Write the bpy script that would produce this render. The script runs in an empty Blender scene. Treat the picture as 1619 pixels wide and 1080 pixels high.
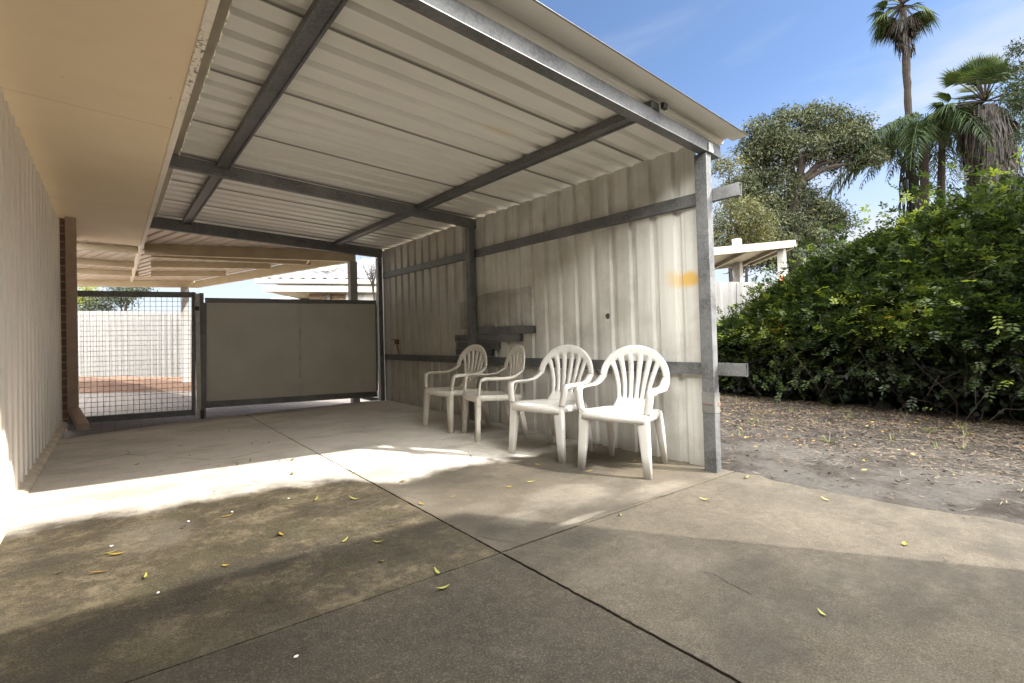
import bpy, bmesh, math, random
import numpy as np
from mathutils import Vector, Matrix, noise as mnoise

random.seed(7)
rng = np.random.default_rng(7)
sc = bpy.context.scene
COL = sc.collection

# ------------------------------------------------------------------ frame
# The yard drains: the ground falls gently to the right (u) and rises
# gently towards the gate (v).  Everything is laid out in yard coordinates
# (u, v, w) and W() turns those into level world coordinates.
F = 757.0; CX = 809.5; CY = 540.0; CAM_H = 0.87
def _n(v):
    v = np.array(v, float); return v / np.linalg.norm(v)
e1 = _n([1720 - CX, 554 - CY, F]); e2 = _n([180 - CX, 542 - CY, F]); e3 = _n([-.028, -1, .0155])
Zc = e3; Yc = _n(e2 - e2.dot(e3) * e3); Xc = np.cross(Yc, Zc)
if Xc.dot(e1) < 0: Xc = -Xc
B = np.stack([Xc, Yc, Zc])                 # camera-space -> world
A = B @ np.stack([e1, e2, e3], 1)          # yard -> world (almost the identity)
MI = np.linalg.inv(np.stack([e1, e2, e3], 1))
SU, SV = A[2, 0], A[2, 1]
def W(p): return A @ np.asarray(p, float)
def ray(x, y): return MI @ np.array([x - CX, y - CY, F])
def at(x, y, d):
    r = ray(x, y) * d / F; return np.array([r[0], r[1], r[2] + CAM_H])
def ongr(x, y, w=0.):
    r = ray(x, y); t = (w - CAM_H) / r[2]; return np.array([r[0]*t, r[1]*t, w])
def onv(x, y, v):
    r = ray(x, y); t = v / r[1]; return np.array([r[0]*t, v, r[2]*t + CAM_H])
def onu(x, y, u):
    r = ray(x, y); t = u / r[0]; return np.array([u, r[1]*t, r[2]*t + CAM_H])

# ------------------------------------------------------------------ objects
def tag(o, label=None, cat=None, group=None, kind=None):
    if label: o['label'] = label
    if cat: o['category'] = cat
    if group: o['group'] = group
    if kind: o['kind'] = kind
    return o
def empty(name, loc, label=None, cat=None, group=None):
    o = bpy.data.objects.new(name, None); COL.objects.link(o)
    o.location = W(loc); o['_org'] = list(map(float, loc)); o.empty_display_size = .1
    return tag(o, label, cat, group)

class MB:
    """collects shapes in yard coordinates and links them as one mesh object"""
    def __init__(s): s.v = []; s.f = []; s.m = []
    def add(s, verts, faces, mi=0):
        b = len(s.v); s.v.extend([tuple(map(float, p)) for p in verts])
        s.f.extend([tuple(b + i for i in f) for f in faces]); s.m.extend([mi] * len(faces)); return s
    def box(s, a, b, mi=0):
        x0, y0, z0 = a; x1, y1, z1 = b
        return s.add([(x0,y0,z0),(x1,y0,z0),(x1,y1,z0),(x0,y1,z0),(x0,y0,z1),(x1,y0,z1),(x1,y1,z1),(x0,y1,z1)],
            [(0,3,2,1),(4,5,6,7),(0,1,5,4),(1,2,6,5),(2,3,7,6),(3,0,4,7)], mi)
    def extr(s, prof, p0, p1, xd, yd, mi=0):
        p0 = np.array(p0, float); p1 = np.array(p1, float); xd = np.array(xd, float); yd = np.array(yd, float)
        n = len(prof)
        vs = [p0 + a*xd + b*yd for a, b in prof] + [p1 + a*xd + b*yd for a, b in prof]
        fs = [(i, (i+1) % n, n + (i+1) % n, n + i) for i in range(n)] + [tuple(range(n))[::-1], tuple(range(n, 2*n))]
        return s.add(vs, fs, mi)
    def bar(s, p0, p1, w, h, side=(0, 1, 0), mi=0):
        """box from p0 to p1, w along side, h across"""
        p0 = np.array(p0, float); p1 = np.array(p1, float); d = _n(p1 - p0)
        sd = np.array(side, float); sd = _n(sd - sd.dot(d) * d); up = np.cross(d, sd)
        return s.extr([(-w/2,-h/2),(w/2,-h/2),(w/2,h/2),(-w/2,h/2)], p0, p1, sd, up, mi)
    def tube(s, pts, rad, n=8, mi=0, cap=True):
        pts = [np.array(p, float) for p in pts]
        if np.isscalar(rad): rad = [rad] * len(pts)
        vs = []; fs = []; prev = None
        for i, p in enumerate(pts):
            d = _n(pts[min(i+1, len(pts)-1)] - pts[max(i-1, 0)])
            ref = np.array([0, 0, 1.]) if abs(d[2]) < .9 else np.array([1., 0, 0])
            if prev is not None: ref = prev
            a = _n(ref - ref.dot(d) * d); b = np.cross(d, a); prev = a
            for k in range(n):
                t = 2*math.pi*k/n; vs.append(p + rad[i]*(math.cos(t)*a + math.sin(t)*b))
        for i in range(len(pts)-1):
            for k in range(n):
                fs.append((i*n+k, i*n+(k+1) % n, (i+1)*n+(k+1) % n, (i+1)*n+k))
        if cap: fs += [tuple(range(n))[::-1], tuple(range((len(pts)-1)*n, len(pts)*n))]
        return s.add(vs, fs, mi)
    def grid(s, P, mi=0):
        P = np.asarray(P, float); a, b = P.shape[:2]
        return s.add(P.reshape(-1, 3), [(i*b+j, i*b+j+1, (i+1)*b+j+1, (i+1)*b+j) for i in range(a-1) for j in range(b-1)], mi)
    def build(s, name, mats, parent=None, bevel=0, smooth=False, solid=0, origin=None, merge=False):
        if not isinstance(mats, (list, tuple)): mats = [mats]
        org = np.zeros(3)
        if parent is not None:
            p = parent
            while p.parent is not None: p = p.parent
            org = np.array(p['_org'])
        elif origin is not None: org = np.array(origin, float)
        V = (np.array(s.v) - org) @ A.T
        me = bpy.data.meshes.new(name); me.from_pydata(V.tolist(), [], s.f); 
        for m in mats: me.materials.append(m)
        if len(mats) > 1: me.polygons.foreach_set('material_index', np.array(s.m, dtype=np.int32))
        if merge or bevel or not smooth:
            bm = bmesh.new(); bm.from_mesh(me)
            if merge: bmesh.ops.remove_doubles(bm, verts=bm.verts, dist=1e-4)
            if len(s.f) < 40000: bmesh.ops.recalc_face_normals(bm, faces=bm.faces)
            if bevel:
                es = [e for e in bm.edges if len(e.link_faces) == 2 and e.calc_face_angle(0) > .6]
                bmesh.ops.bevel(bm, geom=es, offset=bevel, segments=2, affect='EDGES', profile=.6, clamp_overlap=True)
            bm.to_mesh(me); bm.free()
        if smooth: me.polygons.foreach_set('use_smooth', np.ones(len(me.polygons), dtype=bool))
        me.update()
        o = bpy.data.objects.new(name, me); COL.objects.link(o)
        if parent is not None: o.parent = parent
        elif origin is not None:
            o.location = W(org)
        if parent is None: o['_org'] = list(map(float, org))
        if solid:
            md = o.modifiers.new('thickness', 'SOLIDIFY'); md.thickness = solid; md.offset = 0
        return o

def leaf_mesh(name, V, mats, mi, parent=None, nv=4):
    """V: (n, nv, 3) yard coordinates, one polygon of nv corners each"""
    n = len(V); p = parent
    org = np.zeros(3)
    if p is not None:
        while p.parent is not None: p = p.parent
        org = np.array(p['_org'])
    P = ((V.reshape(-1, 3) - org) @ A.T).astype(np.float32)
    me = bpy.data.meshes.new(name)
    me.vertices.add(n*nv); me.vertices.foreach_set('co', P.ravel())
    me.loops.add(n*nv); me.loops.foreach_set('vertex_index', np.arange(n*nv, dtype=np.int32))
    me.polygons.add(n); me.polygons.foreach_set('loop_start', np.arange(0, n*nv, nv, dtype=np.int32))
    for m in mats: me.materials.append(m)
    me.polygons.foreach_set('material_index', np.asarray(mi, dtype=np.int32))
    me.update(calc_edges=True)
    o = bpy.data.objects.new(name, me); COL.objects.link(o)
    if parent is not None: o.parent = parent
    else: o['_org'] = [0., 0., 0.]
    return o

# ------------------------------------------------------------------ material helper
class N:
    def __init__(s, name):
        s.mat = bpy.data.materials.new(name); s.mat.use_nodes = True
        s.nt = s.mat.node_tree; s.nt.nodes.clear()
        s.out = s.nt.nodes.new('ShaderNodeOutputMaterial')
        g = s.nt.nodes.new('ShaderNodeNewGeometry'); s.geo = g
        s.pos = g.outputs['Position']; s._uvw = None
    def lk(s, a, sock):
        if isinstance(a, (int, float)): sock.default_value = a
        elif isinstance(a, (tuple, list)): sock.default_value = tuple(a) + ((1,) if len(a) == 3 and len(sock.default_value) == 4 else ())
        else: s.nt.links.new(a, sock)
    def uvw(s):
        if s._uvw is None:
            x = s.nt.nodes.new('ShaderNodeSeparateXYZ'); s.lk(s.pos, x.inputs[0])
            w = s.m('SUBTRACT', s.m('SUBTRACT', x.outputs[2], s.m('MULTIPLY', x.outputs[0], SU)), s.m('MULTIPLY', x.outputs[1], SV))
            s._uvw = (x.outputs[0], x.outputs[1], w)
        return s._uvw
    def m(s, op, a, b=None, c=None, clamp=False):
        n = s.nt.nodes.new('ShaderNodeMath'); n.operation = op; n.use_clamp = clamp
        s.lk(a, n.inputs[0])
        if b is not None: s.lk(b, n.inputs[1])
        if c is not None: s.lk(c, n.inputs[2])
        return n.outputs[0]
    def step(s, x, lo, hi, a=0., b=1.):
        n = s.nt.nodes.new('ShaderNodeMapRange'); n.interpolation_type = 'SMOOTHSTEP'
        s.lk(x, n.inputs[0])
        if isinstance(lo, (int, float)) and isinstance(hi, (int, float)) and lo > hi: lo, hi, a, b = hi, lo, b, a
        s.lk(lo, n.inputs[1]); s.lk(hi, n.inputs[2]); s.lk(a, n.inputs[3]); s.lk(b, n.inputs[4])
        return n.outputs[0]
    def vec(s, sx=1, sy=1, sz=1, off=(0,0,0), src=None):
        n = s.nt.nodes.new('ShaderNodeMapping'); s.lk(src or s.pos, n.inputs[0])
        n.inputs['Scale'].default_value = (sx, sy, sz); n.inputs['Location'].default_value = off
        return n.outputs[0]
    def noise(s, scale, detail=4, rough=.55, vec=None, dist=0):
        n = s.nt.nodes.new('ShaderNodeTexNoise'); s.lk(vec or s.pos, n.inputs['Vector'])
        n.inputs['Scale'].default_value = scale; n.inputs['Detail'].default_value = detail
        n.inputs['Roughness'].default_value = rough; n.inputs['Distortion'].default_value = dist
        return n.outputs['Fac']
    def voro(s, scale, vec=None, out='Distance', feat='F1'):
        n = s.nt.nodes.new('ShaderNodeTexVoronoi'); n.feature = feat; s.lk(vec or s.pos, n.inputs['Vector'])
        n.inputs['Scale'].default_value = scale
        return n.outputs[out]
    def mix(s, f, a, b, mode='MIX'):
        n = s.nt.nodes.new('ShaderNodeMix'); n.data_type = 'RGBA'; n.blend_type = mode
        s.lk(f, n.inputs['Factor']); s.lk(a, n.inputs['A' if False else 6]); s.lk(b, n.inputs[7])
        return n.outputs[2]
    def ramp(s, f, stops):
        n = s.nt.nodes.new('ShaderNodeValToRGB'); s.lk(f, n.inputs[0])
        el = n.color_ramp.elements
        while len(el) < len(stops): el.new(.5)
        for e, (p, c) in zip(el, stops): e.position = p; e.color = tuple(c) + (1,) if len(c) == 3 else c
        return n.outputs[0]
    def bump(s, h, strength=.3, dist=.01, prev=None):
        n = s.nt.nodes.new('ShaderNodeBump'); s.lk(h, n.inputs['Height'])
        n.inputs['Strength'].default_value = strength; n.inputs['Distance'].default_value = dist
        if prev is not None: s.lk(prev, n.inputs['Normal'])
        return n.outputs[0]
    def pbr(s, col, rough=.6, metal=0., nrm=None, spec=.5):
        n = s.nt.nodes.new('ShaderNodeBsdfPrincipled')
        s.lk(col, n.inputs['Base Color']); s.lk(rough, n.inputs['Roughness']); s.lk(metal, n.inputs['Metallic'])
        n.inputs['Specular IOR Level'].default_value = spec
        if nrm is not None: s.lk(nrm, n.inputs['Normal'])
        s.lk(n.outputs[0], s.out.inputs[0]); s.bs = n
        return s.mat
def plain(name, col, rough=.6, var=.12, scale=8, metal=0., bump=.0, spec=.5):
    n = N(name); f = n.noise(scale, 5)
    c0 = tuple(x*(1-var) for x in col); c1 = tuple(min(1, x*(1+var)) for x in col)
    c = n.ramp(f, [(.3, c0), (.7, c1)])
    return n.pbr(c, rough, metal, n.bump(n.noise(scale*8, 3), bump, .004) if bump else None, spec)

M = {}
def galv(name, base=(.20,.205,.21), dark=.65):
    n = N(name)
    sp = n.voro(85, out='Color'); spn = n.noise(60, 2)
    big = n.noise(5, 6, .65)
    c = n.mix(n.step(big, .3, .75), tuple(x*dark for x in base), tuple(x*1.35 for x in base))
    c = n.mix(n.m('MULTIPLY', n.step(spn, .45, .6), .35), c, tuple(x*1.7 for x in base))
    wh = n.step(n.noise(9, 8, .75, n.vec(1, 1, 1, (3,1,7))), .62, .74)
    c = n.mix(n.m('MULTIPLY', wh, .45), c, (.42,.42,.40))
    return n.pbr(c, n.step(big, .2, .8, .42, .62), .35, n.bump(spn, .12, .002))
M['galv'] = galv('galvanised_steel', (.12,.122,.122))
M['galvdark'] = galv('weathered_steel', (.135,.135,.132))
M['galvlight2'] = galv('brushed_repair_steel', (.14,.138,.13), .85)
M['galvlight'] = galv('pale_galvanised_steel', (.36,.36,.34), .8)

# roof sheet
n = N('cream_roof_sheet'); u, v, w = n.uvw()
st = n.noise(3, 5, .6, n.vec(.35, 3, 1))
c = n.ramp(st, [(.25, (.60,.585,.53)), (.75, (.71,.695,.64))])
lap = n.m('ABSOLUTE', n.m('SUBTRACT', n.m('FRACT', n.m('DIVIDE', n.m('SUBTRACT', v, 1.52), .78)), .985))
c = n.mix(n.step(lap, .014, .006), c, (.16,.15,.125))
yel = n.m('MULTIPLY', n.step(n.m('ABSOLUTE', n.m('SUBTRACT', u, 2.15)), .22, .02), n.step(n.m('ABSOLUTE', n.m('SUBTRACT', v, 2.62)), .07, .01))
c = n.mix(n.m('MULTIPLY', yel, .35), c, (.62,.42,.10))
M['roof'] = n.pbr(c, .36, 0., n.bump(n.noise(30, 3), .03, .003))
# wall sheet
n = N('weathered_wall_sheet'); u, v, w = n.uvw()
st = n.noise(1, 6, .65, n.vec(1, 14, .7))
bl = n.noise(2.2, 5, .6)
c = n.ramp(st, [(.3, (.46,.45,.41)), (.52, (.56,.55,.505)), (.8, (.63,.62,.575))])
c = n.mix(n.m('MULTIPLY', n.step(bl, .40, .66), .45), c, (.25,.23,.18))
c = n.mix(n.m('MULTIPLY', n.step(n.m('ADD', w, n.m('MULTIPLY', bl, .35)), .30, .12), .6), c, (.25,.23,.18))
# drip lines
dr = n.step(n.noise(1, 2, .5, n.vec(1, 34, .25, (0,9,2))), .66, .76)
c = n.mix(n.m('MULTIPLY', dr, .3), c, (.17,.15,.12))
# farther bay is darker and browner
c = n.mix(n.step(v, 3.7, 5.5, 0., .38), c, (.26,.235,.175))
yy = n.m('MULTIPLY', n.step(n.m('ADD', v, n.m('MULTIPLY', n.noise(7), .14)), 2.22, 1.96), n.step(n.m('ADD', n.m('ABSOLUTE', n.m('SUBTRACT', n.m('ADD', w, n.m('MULTIPLY', v, -.10)), 1.19)), n.m('MULTIPLY', n.m('SUBTRACT', n.noise(9, 5), .5), .09)), .085, .020))
c = n.mix(n.m('MULTIPLY', yy, .85), c, (.60,.36,.05))
spk = n.step(n.noise(26, 2, .5, n.vec(1, 1, 1, (4,4,4))), .77, .80)
c = n.mix(n.m('MULTIPLY', spk, .7), c, (.10,.085,.06))
sx = n.m('ADD', n.m('POWER', n.m('SUBTRACT', v, 2.66), 2.), n.m('POWER', n.m('SUBTRACT', w, 1.135), 2.))
c = n.mix(n.step(n.m('ADD', sx, n.m('MULTIPLY', n.noise(40), .0012)), .0014, .0010), c, (.05,.035,.03))
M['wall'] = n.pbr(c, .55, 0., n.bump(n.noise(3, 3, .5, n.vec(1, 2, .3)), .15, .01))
# house cladding
n = N('beige_house_cladding'); u, v, w = n.uvw()
bl = n.noise(1.6, 5)
c = n.ramp(bl, [(.3, (.68,.63,.56)), (.7, (.76,.71,.64))])
sm = n.step(n.noise(3.2, 5, .6, n.vec(1, 1, .5, (1,7,3))), .63, .72)
c = n.mix(n.m('MULTIPLY', sm, .35), c, (.74,.70,.64))
c = n.mix(n.m('MULTIPLY', n.step(n.noise(24, 2), .76, .8), .6), c, (.2,.17,.13))
M['clad'] = n.pbr(c, .5, 0., n.bump(n.noise(4, 3), .05, .01))
# soffit
n = N('tan_soffit_sheet'); u, v, w = n.uvw()
bl = n.noise(1.1, 6, .6); b2 = n.noise(3.0, 6, .7, n.vec(1, 1, 1, (5,2,0)))
c = n.ramp(bl, [(.3, (.72,.58,.39)), (.7, (.80,.665,.47))])
c = n.mix(n.m('MULTIPLY', n.step(b2, .56, .75), .25), c, (.78,.70,.56))
jn = n.m('ABSOLUTE', n.m('SUBTRACT', n.m('FRACT', n.m('DIVIDE', n.m('ADD', v, -3.59), 2.4)), .0))
c = n.mix(n.m('MULTIPLY', n.step(jn, .0025, .0008), .75), c, (.22,.16,.09))
c = n.mix(n.m('MULTIPLY', n.step(n.noise(30, 1), .80, .83), .7), c, (.12,.08,.05))
M['soffit'] = n.pbr(c, .7, 0., n.bump(n.noise(2, 3), .05, .02))
# peeling fascia
n = N('peeling_cream_fascia'); u, v, w = n.uvw()
pl = n.noise(34, 6, .75, n.vec(1, .8, 1)); pm = n.m('MULTIPLY', n.step(v, 3.5, 2.7), n.step(v, 2.2, 2.5))
c = n.ramp(n.noise(5, 4), [(.3, (.74,.67,.57)), (.7, (.82,.76,.67))])
c = n.mix(n.m('MULTIPLY', n.step(n.m('ADD', pl, n.m('MULTIPLY', n.noise(2.3), .25)), .66, .70), n.m('ADD', n.m('MULTIPLY', pm, .85), .08)), c, (.16,.14,.12))
M['fascia'] = n.pbr(c, .6)
M['cream'] = plain('cream_paint', (.30,.255,.19), .5, .12, 6)
M['patio'] = plain('cream_patio_steel', (.42,.34,.215), .5, .1, 5)
M['patiosheet'] = plain('pale_pink_cream_sheet', (.52,.44,.35), .35, .1, 4)
M['pipe'] = plain('pink_brown_downpipe', (.34,.25,.19), .45, .12, 12)
M['plinth'] = plain('cream_kerb', (.62,.54,.43), .75, .25, 9, bump=.3)
M['screen'] = None

# concrete
n = N('stained_concrete'); u, v, w = n.uvw()
n1 = n.noise(1.3, 6, .6); n2 = n.noise(4.5, 6, .65); n3 = n.noise(26, 6, .7); n4 = n.noise(170, 3, .7)
clean = n.ramp(n2, [(.3, (.58,.535,.47)), (.7, (.70,.66,.59))])
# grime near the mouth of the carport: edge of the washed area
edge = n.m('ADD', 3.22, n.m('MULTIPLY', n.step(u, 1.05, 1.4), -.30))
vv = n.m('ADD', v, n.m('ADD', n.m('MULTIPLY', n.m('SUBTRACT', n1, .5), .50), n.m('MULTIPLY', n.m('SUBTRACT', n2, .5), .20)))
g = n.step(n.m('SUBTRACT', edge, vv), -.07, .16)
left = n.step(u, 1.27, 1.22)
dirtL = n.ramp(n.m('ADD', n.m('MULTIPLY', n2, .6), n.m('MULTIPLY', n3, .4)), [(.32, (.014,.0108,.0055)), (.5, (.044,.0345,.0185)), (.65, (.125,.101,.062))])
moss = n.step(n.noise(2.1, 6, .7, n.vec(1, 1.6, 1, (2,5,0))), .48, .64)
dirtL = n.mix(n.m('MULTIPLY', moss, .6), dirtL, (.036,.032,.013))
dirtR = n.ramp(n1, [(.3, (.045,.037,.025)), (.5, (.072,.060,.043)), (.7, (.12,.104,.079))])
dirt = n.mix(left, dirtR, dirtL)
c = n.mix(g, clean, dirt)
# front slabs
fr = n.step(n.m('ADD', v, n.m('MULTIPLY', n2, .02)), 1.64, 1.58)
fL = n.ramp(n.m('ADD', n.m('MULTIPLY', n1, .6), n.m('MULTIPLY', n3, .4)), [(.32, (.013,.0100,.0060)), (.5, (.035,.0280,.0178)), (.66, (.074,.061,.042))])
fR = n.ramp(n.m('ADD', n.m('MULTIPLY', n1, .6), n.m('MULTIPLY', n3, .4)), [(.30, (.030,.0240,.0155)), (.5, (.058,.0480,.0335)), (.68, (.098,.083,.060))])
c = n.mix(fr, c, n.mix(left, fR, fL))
def blob(pu, pv, ru, rv, soft=.5):
    a_ = n.m('POWER', n.m('DIVIDE', n.m('SUBTRACT', u, pu), ru), 2.); b_ = n.m('POWER', n.m('DIVIDE', n.m('SUBTRACT', v, pv), rv), 2.)
    d_ = n.m('ADD', n.m('ADD', a_, b_), n.m('MULTIPLY', n.m('SUBTRACT', n2, .5), 1.6)); return n.step(d_, 1.2, 1.2 - soft*2)
# scuffed pale patches, damp stains, and dark streaks painting in the wing's shadow edge
for (pu, pv, ru, rv, am) in ((1.55,1.86,.16,.10,.5), (2.05,1.95,.40,.22,.38), (1.80,1.665,.22,.03,.7), (2.5,1.72,.35,.08,.3), (.12,2.75,.18,.25,.22)):
    c = n.mix(n.m('MULTIPLY', blob(pu, pv, ru, rv), am), c, (.20,.178,.145))
for (pu, pv, ru, rv, am) in ((1.38,1.83,.15,.09,.6), (.45,2.10,.42,.10,.65), (.05,1.95,.32,.14,.6), (1.0,2.22,.28,.06,.5), (1.62,1.50,.16,.14,.45), (-.15,1.55,.22,.25,.45), (2.9,2.6,.35,.55,.55)):
    c = n.mix(n.m('MULTIPLY', blob(pu, pv, ru, rv, .7), am), c, (.016,.013,.009))
# darker strip along gate and wall
dm = n.m('MULTIPLY', n.step(n.m('ADD', n.m('SUBTRACT', v, n.m('MULTIPLY', u, .30)), n.m('MULTIPLY', n2, .5)), 6.15, 6.5), .62)
c = n.mix(dm, c, (.105,.085,.055))
dw = n.m('MULTIPLY', n.m('MULTIPLY', n.step(n.m('ADD', u, n.m('MULTIPLY', n1, .8)), 2.95, 3.2), n.step(v, 1.75, 2.1)), .55)
dw = n.m('MULTIPLY', dw, n.step(v, 5.2, 3.6))
c = n.mix(dw, c, (.12,.095,.06))
# grit
c = n.mix(n.m('MULTIPLY', n.step(n4, .50, .68), .5), c, n.mix(.4, c, (.26,.235,.19)))
big = n.noise(.9, 8, .66, n.vec(1, 1.7, 1, (9,3,0))); c = n.mix(n.m('MULTIPLY', n.step(big, .48, .62), n.step(v, 4.2, 3.2, .25, .62)), c, n.mix(.75, c, (.02,.017,.012)))
c = n.mix(n.m('MULTIPLY', n.step(n.noise(2.6, 8, .72, n.vec(1, 1, 1, (1,8,0))), .56, .70), .30), c, n.mix(.5, c, (.18,.165,.135)))
stk = n.noise(1, 5, .6, n.vec(2.2, 16, 1)); c = n.mix(n.m('MULTIPLY', n.step(stk, .55, .72), .22), c, n.mix(.8, c, (.02,.017,.012)))
c = n.mix(n.m('MULTIPLY', n.step(n4, .48, .34), .7), c, n.mix(.7, c, (.012,.010,.008)))
pit = n.step(n.voro(42), .10, .04)
c = n.mix(n.m('MULTIPLY', pit, n.m('MULTIPLY', n.step(n3, .5, .6), .6)), c, (.06,.05,.04))
crk = n.step(n.voro(1.0, n.vec(1.0, 1.0, 1, (.3,.2,0)), feat='DISTANCE_TO_EDGE'), .006, .002)
c = n.mix(n.m('MULTIPLY', crk, n.m('MULTIPLY', n.step(n1, .52, .6), .5)), c, (.07,.06,.05))
b = n.bump(n4, .35, .004); b = n.bump(n3, .25, .008, b); b = n.bump(n2, .25, .02, b)
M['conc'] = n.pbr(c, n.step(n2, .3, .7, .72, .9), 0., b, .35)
M['joint'] = plain('dirty_joint_filler', (.030,.024,.016), .95, .6, 40, bump=.6)

# earth
n = N('sandy_earth'); u, v, w = n.uvw()
n1 = n.noise(1.6, 6, .65); n2 = n.noise(11, 6, .7); n3 = n.noise(90, 4, .7)
c = n.ramp(n2, [(.28, (.010,.008,.006)), (.5, (.021,.017,.0135)), (.72, (.042,.036,.030))])
sand = n.m('MULTIPLY', n.step(n1, .40, .6), n.step(u, 5.6, 4.0))
c = n.mix(n.m('MULTIPLY', sand, .75), c, n.ramp(n3, [(.3, (.034,.031,.027)), (.7, (.085,.079,.071))]))
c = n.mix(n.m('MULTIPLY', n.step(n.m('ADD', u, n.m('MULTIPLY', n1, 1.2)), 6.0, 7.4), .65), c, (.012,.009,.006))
c = n.mix(n.m('MULTIPLY', n.step(n3, .55, .7), .5), c, (.022,.017,.012))
b = n.bump(n3, .6, .012); b = n.bump(n2, .6, .03, b)
M['earth'] = n.pbr(c, .95, 0., b, .2)
M['ground'] = plain('dry_ground', (.22,.19,.13), .95, .3, 1.2)
n = N('mulch'); n2 = n.noise(22, 6, .7); n3 = n.noise(4, 4)
c = n.ramp(n2, [(.3, (.055,.030,.020)), (.52, (.13,.078,.054)), (.72, (.25,.18,.13))])
M['mulch'] = n.pbr(c, .95, 0., n.bump(n2, 1., .03), .2)
n = N('block_paving')
br = n.nt.nodes.new('ShaderNodeTexBrick'); n.lk(n.vec(1, 1, 1, (.0,.05,0)), br.inputs['Vector'])
br.inputs['Scale'].default_value = 1.; br.inputs['Brick Width'].default_value = .23; br.inputs['Row Height'].default_value = .115
br.inputs['Mortar Size'].default_value = .007; br.inputs['Color1'].default_value = (.20,.175,.16,1); br.inputs['Color2'].default_value = (.14,.125,.115,1)
br.inputs['Mortar'].default_value = (.06,.05,.04,1)
c = n.mix(n.m('MULTIPLY', n.noise(14, 5), .5), br.outputs['Color'], (.20,.17,.15))
M['paver'] = n.pbr(c, .85, 0., n.bump(n.m('SUBTRACT', 1., br.outputs['Fac']), .8, .012))
def brick(name, c1, c2, mort, bw=.24, rh=.086):
    n = N(name); x = n.nt.nodes.new('ShaderNodeSeparateXYZ'); n.lk(n.pos, x.inputs[0])
    cb = n.nt.nodes.new('ShaderNodeCombineXYZ'); n.lk(n.m('SUBTRACT', x.outputs[0], x.outputs[1]), cb.inputs[0]); n.lk(x.outputs[2], cb.inputs[1])
    br = n.nt.nodes.new('ShaderNodeTexBrick'); n.lk(cb.outputs[0], br.inputs['Vector'])
    br.inputs['Scale'].default_value = 1.; br.inputs['Brick Width'].default_value = bw; br.inputs['Row Height'].default_value = rh
    br.inputs['Mortar Size'].default_value = .008
    for k, q in (('Color1', c1), ('Color2', c2), ('Mortar', mort)): br.inputs[k].default_value = q + (1,)
    return n.pbr(br.outputs['Color'], .85, 0., n.bump(n.m('SUBTRACT', 1., br.outputs['Fac']), .6, .01))
M['brick'] = brick('tan_brick', (.20,.135,.085), (.16,.105,.065), (.26,.22,.17))
M['brickdark'] = brick('brown_brick', (.20,.12,.085), (.16,.10,.07), (.33,.29,.24))
M['tile'] = plain('pale_grey_roof_tile', (.075,.075,.077), .5, .2, 5)
M['white'] = plain('white_paint', (.27,.26,.245), .5, .06, 6)
M['fence'] = plain('white_fence_sheet', (.30,.292,.28), .45, .1, 2)
M['sidefence'] = plain('white_side_fence', (.13,.127,.12), .5, .1, 2)
M['creamdim'] = plain('faded_cream_steel', (.135,.12,.093), .5, .1, 5)
M['panel'] = None
n = N('grey_gate_sheet'); bl = n.noise(1.4, 6, .6)
c = n.ramp(bl, [(.3, (.40,.39,.35)), (.7, (.51,.50,.455))])
c = n.mix(n.m('MULTIPLY', n.step(n.noise(5, 7, .75, n.vec(1,1,1,(8,1,2))), .66, .72), .35), c, (.20,.19,.16))
M['panel'] = n.pbr(c, .55, 0., n.bump(n.noise(1.5, 2), .1, .03))
M['black'] = plain('black_iron', (.025,.024,.023), .5, .2, 20)
M['rust'] = plain('rusty_brown', (.16,.09,.055), .8, .3, 30)
M['glass'] = plain('dark_glass', (.03,.035,.04), .1, .1, 3)
M['red'] = plain('red_mark', (.55,.03,.03), .5, .05, 3)
n = N('white_chair_plastic'); 
d1 = n.noise(9, 6, .7); d2 = n.noise(60, 4, .7)
nz = n.nt.nodes.new('ShaderNodeSeparateXYZ'); n.lk(n.geo.outputs['Normal'], nz.inputs[0])
u, v, w = n.uvw()
f = n.m('MULTIPLY', n.step(d1, .50, .72), n.step(d2, .35, .6))
f = n.m('MULTIPLY', f, n.m('ADD', .28, n.m('MULTIPLY', n.step(w, .62, .86), .55)))
M['chair'] = n.pbr(n.mix(f, (.57,.555,.52), (.20,.185,.155)), .42, 0., n.bump(d2, .05, .002), .4)
n = N('yellowed_chair_plastic'); d1 = n.noise(7, 6, .7, n.vec(1,1,1,(3,3,3))); d2 = n.noise(60, 4, .7)
M['chair_old'] = n.pbr(n.mix(n.m('MULTIPLY', n.step(d1, .46, .70), n.m('MULTIPLY', n.step(d2, .35, .6), .5)), (.56,.53,.465), (.22,.20,.155)), .5, 0., n.bump(d2, .05, .002), .4)
n = N('chair_back_plastic'); d1 = n.noise(9, 6, .7); d2 = n.noise(60, 4, .7); u, v, w = n.uvw()
def wire_screen():
    n = N('dark_shade_mesh'); u, v, w = n.uvw()
    g = n.m('MAXIMUM', n.step(n.m('ABSOLUTE', n.m('SUBTRACT', n.m('FRACT', n.m('MULTIPLY', v, 80)), .5)), .30, .34), n.step(n.m('ABSOLUTE', n.m('SUBTRACT', n.m('FRACT', n.m('MULTIPLY', w, 80)), .5)), .30, .34))
    n.pbr((.10,.095,.085), .8)
    tr = n.nt.nodes.new('ShaderNodeBsdfTransparent'); ms = n.nt.nodes.new('ShaderNodeMixShader')
    n.lk(n.m('MULTIPLY', g, n.step(n.noise(2.5, 4), .3, .65, .15, .55)), ms.inputs[0]); n.lk(tr.outputs[0], ms.inputs[1]); n.lk(n.bs.outputs[0], ms.inputs[2]); n.lk(ms.outputs[0], n.out.inputs[0])
    return n.mat
M['screen'] = wire_screen()
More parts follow.
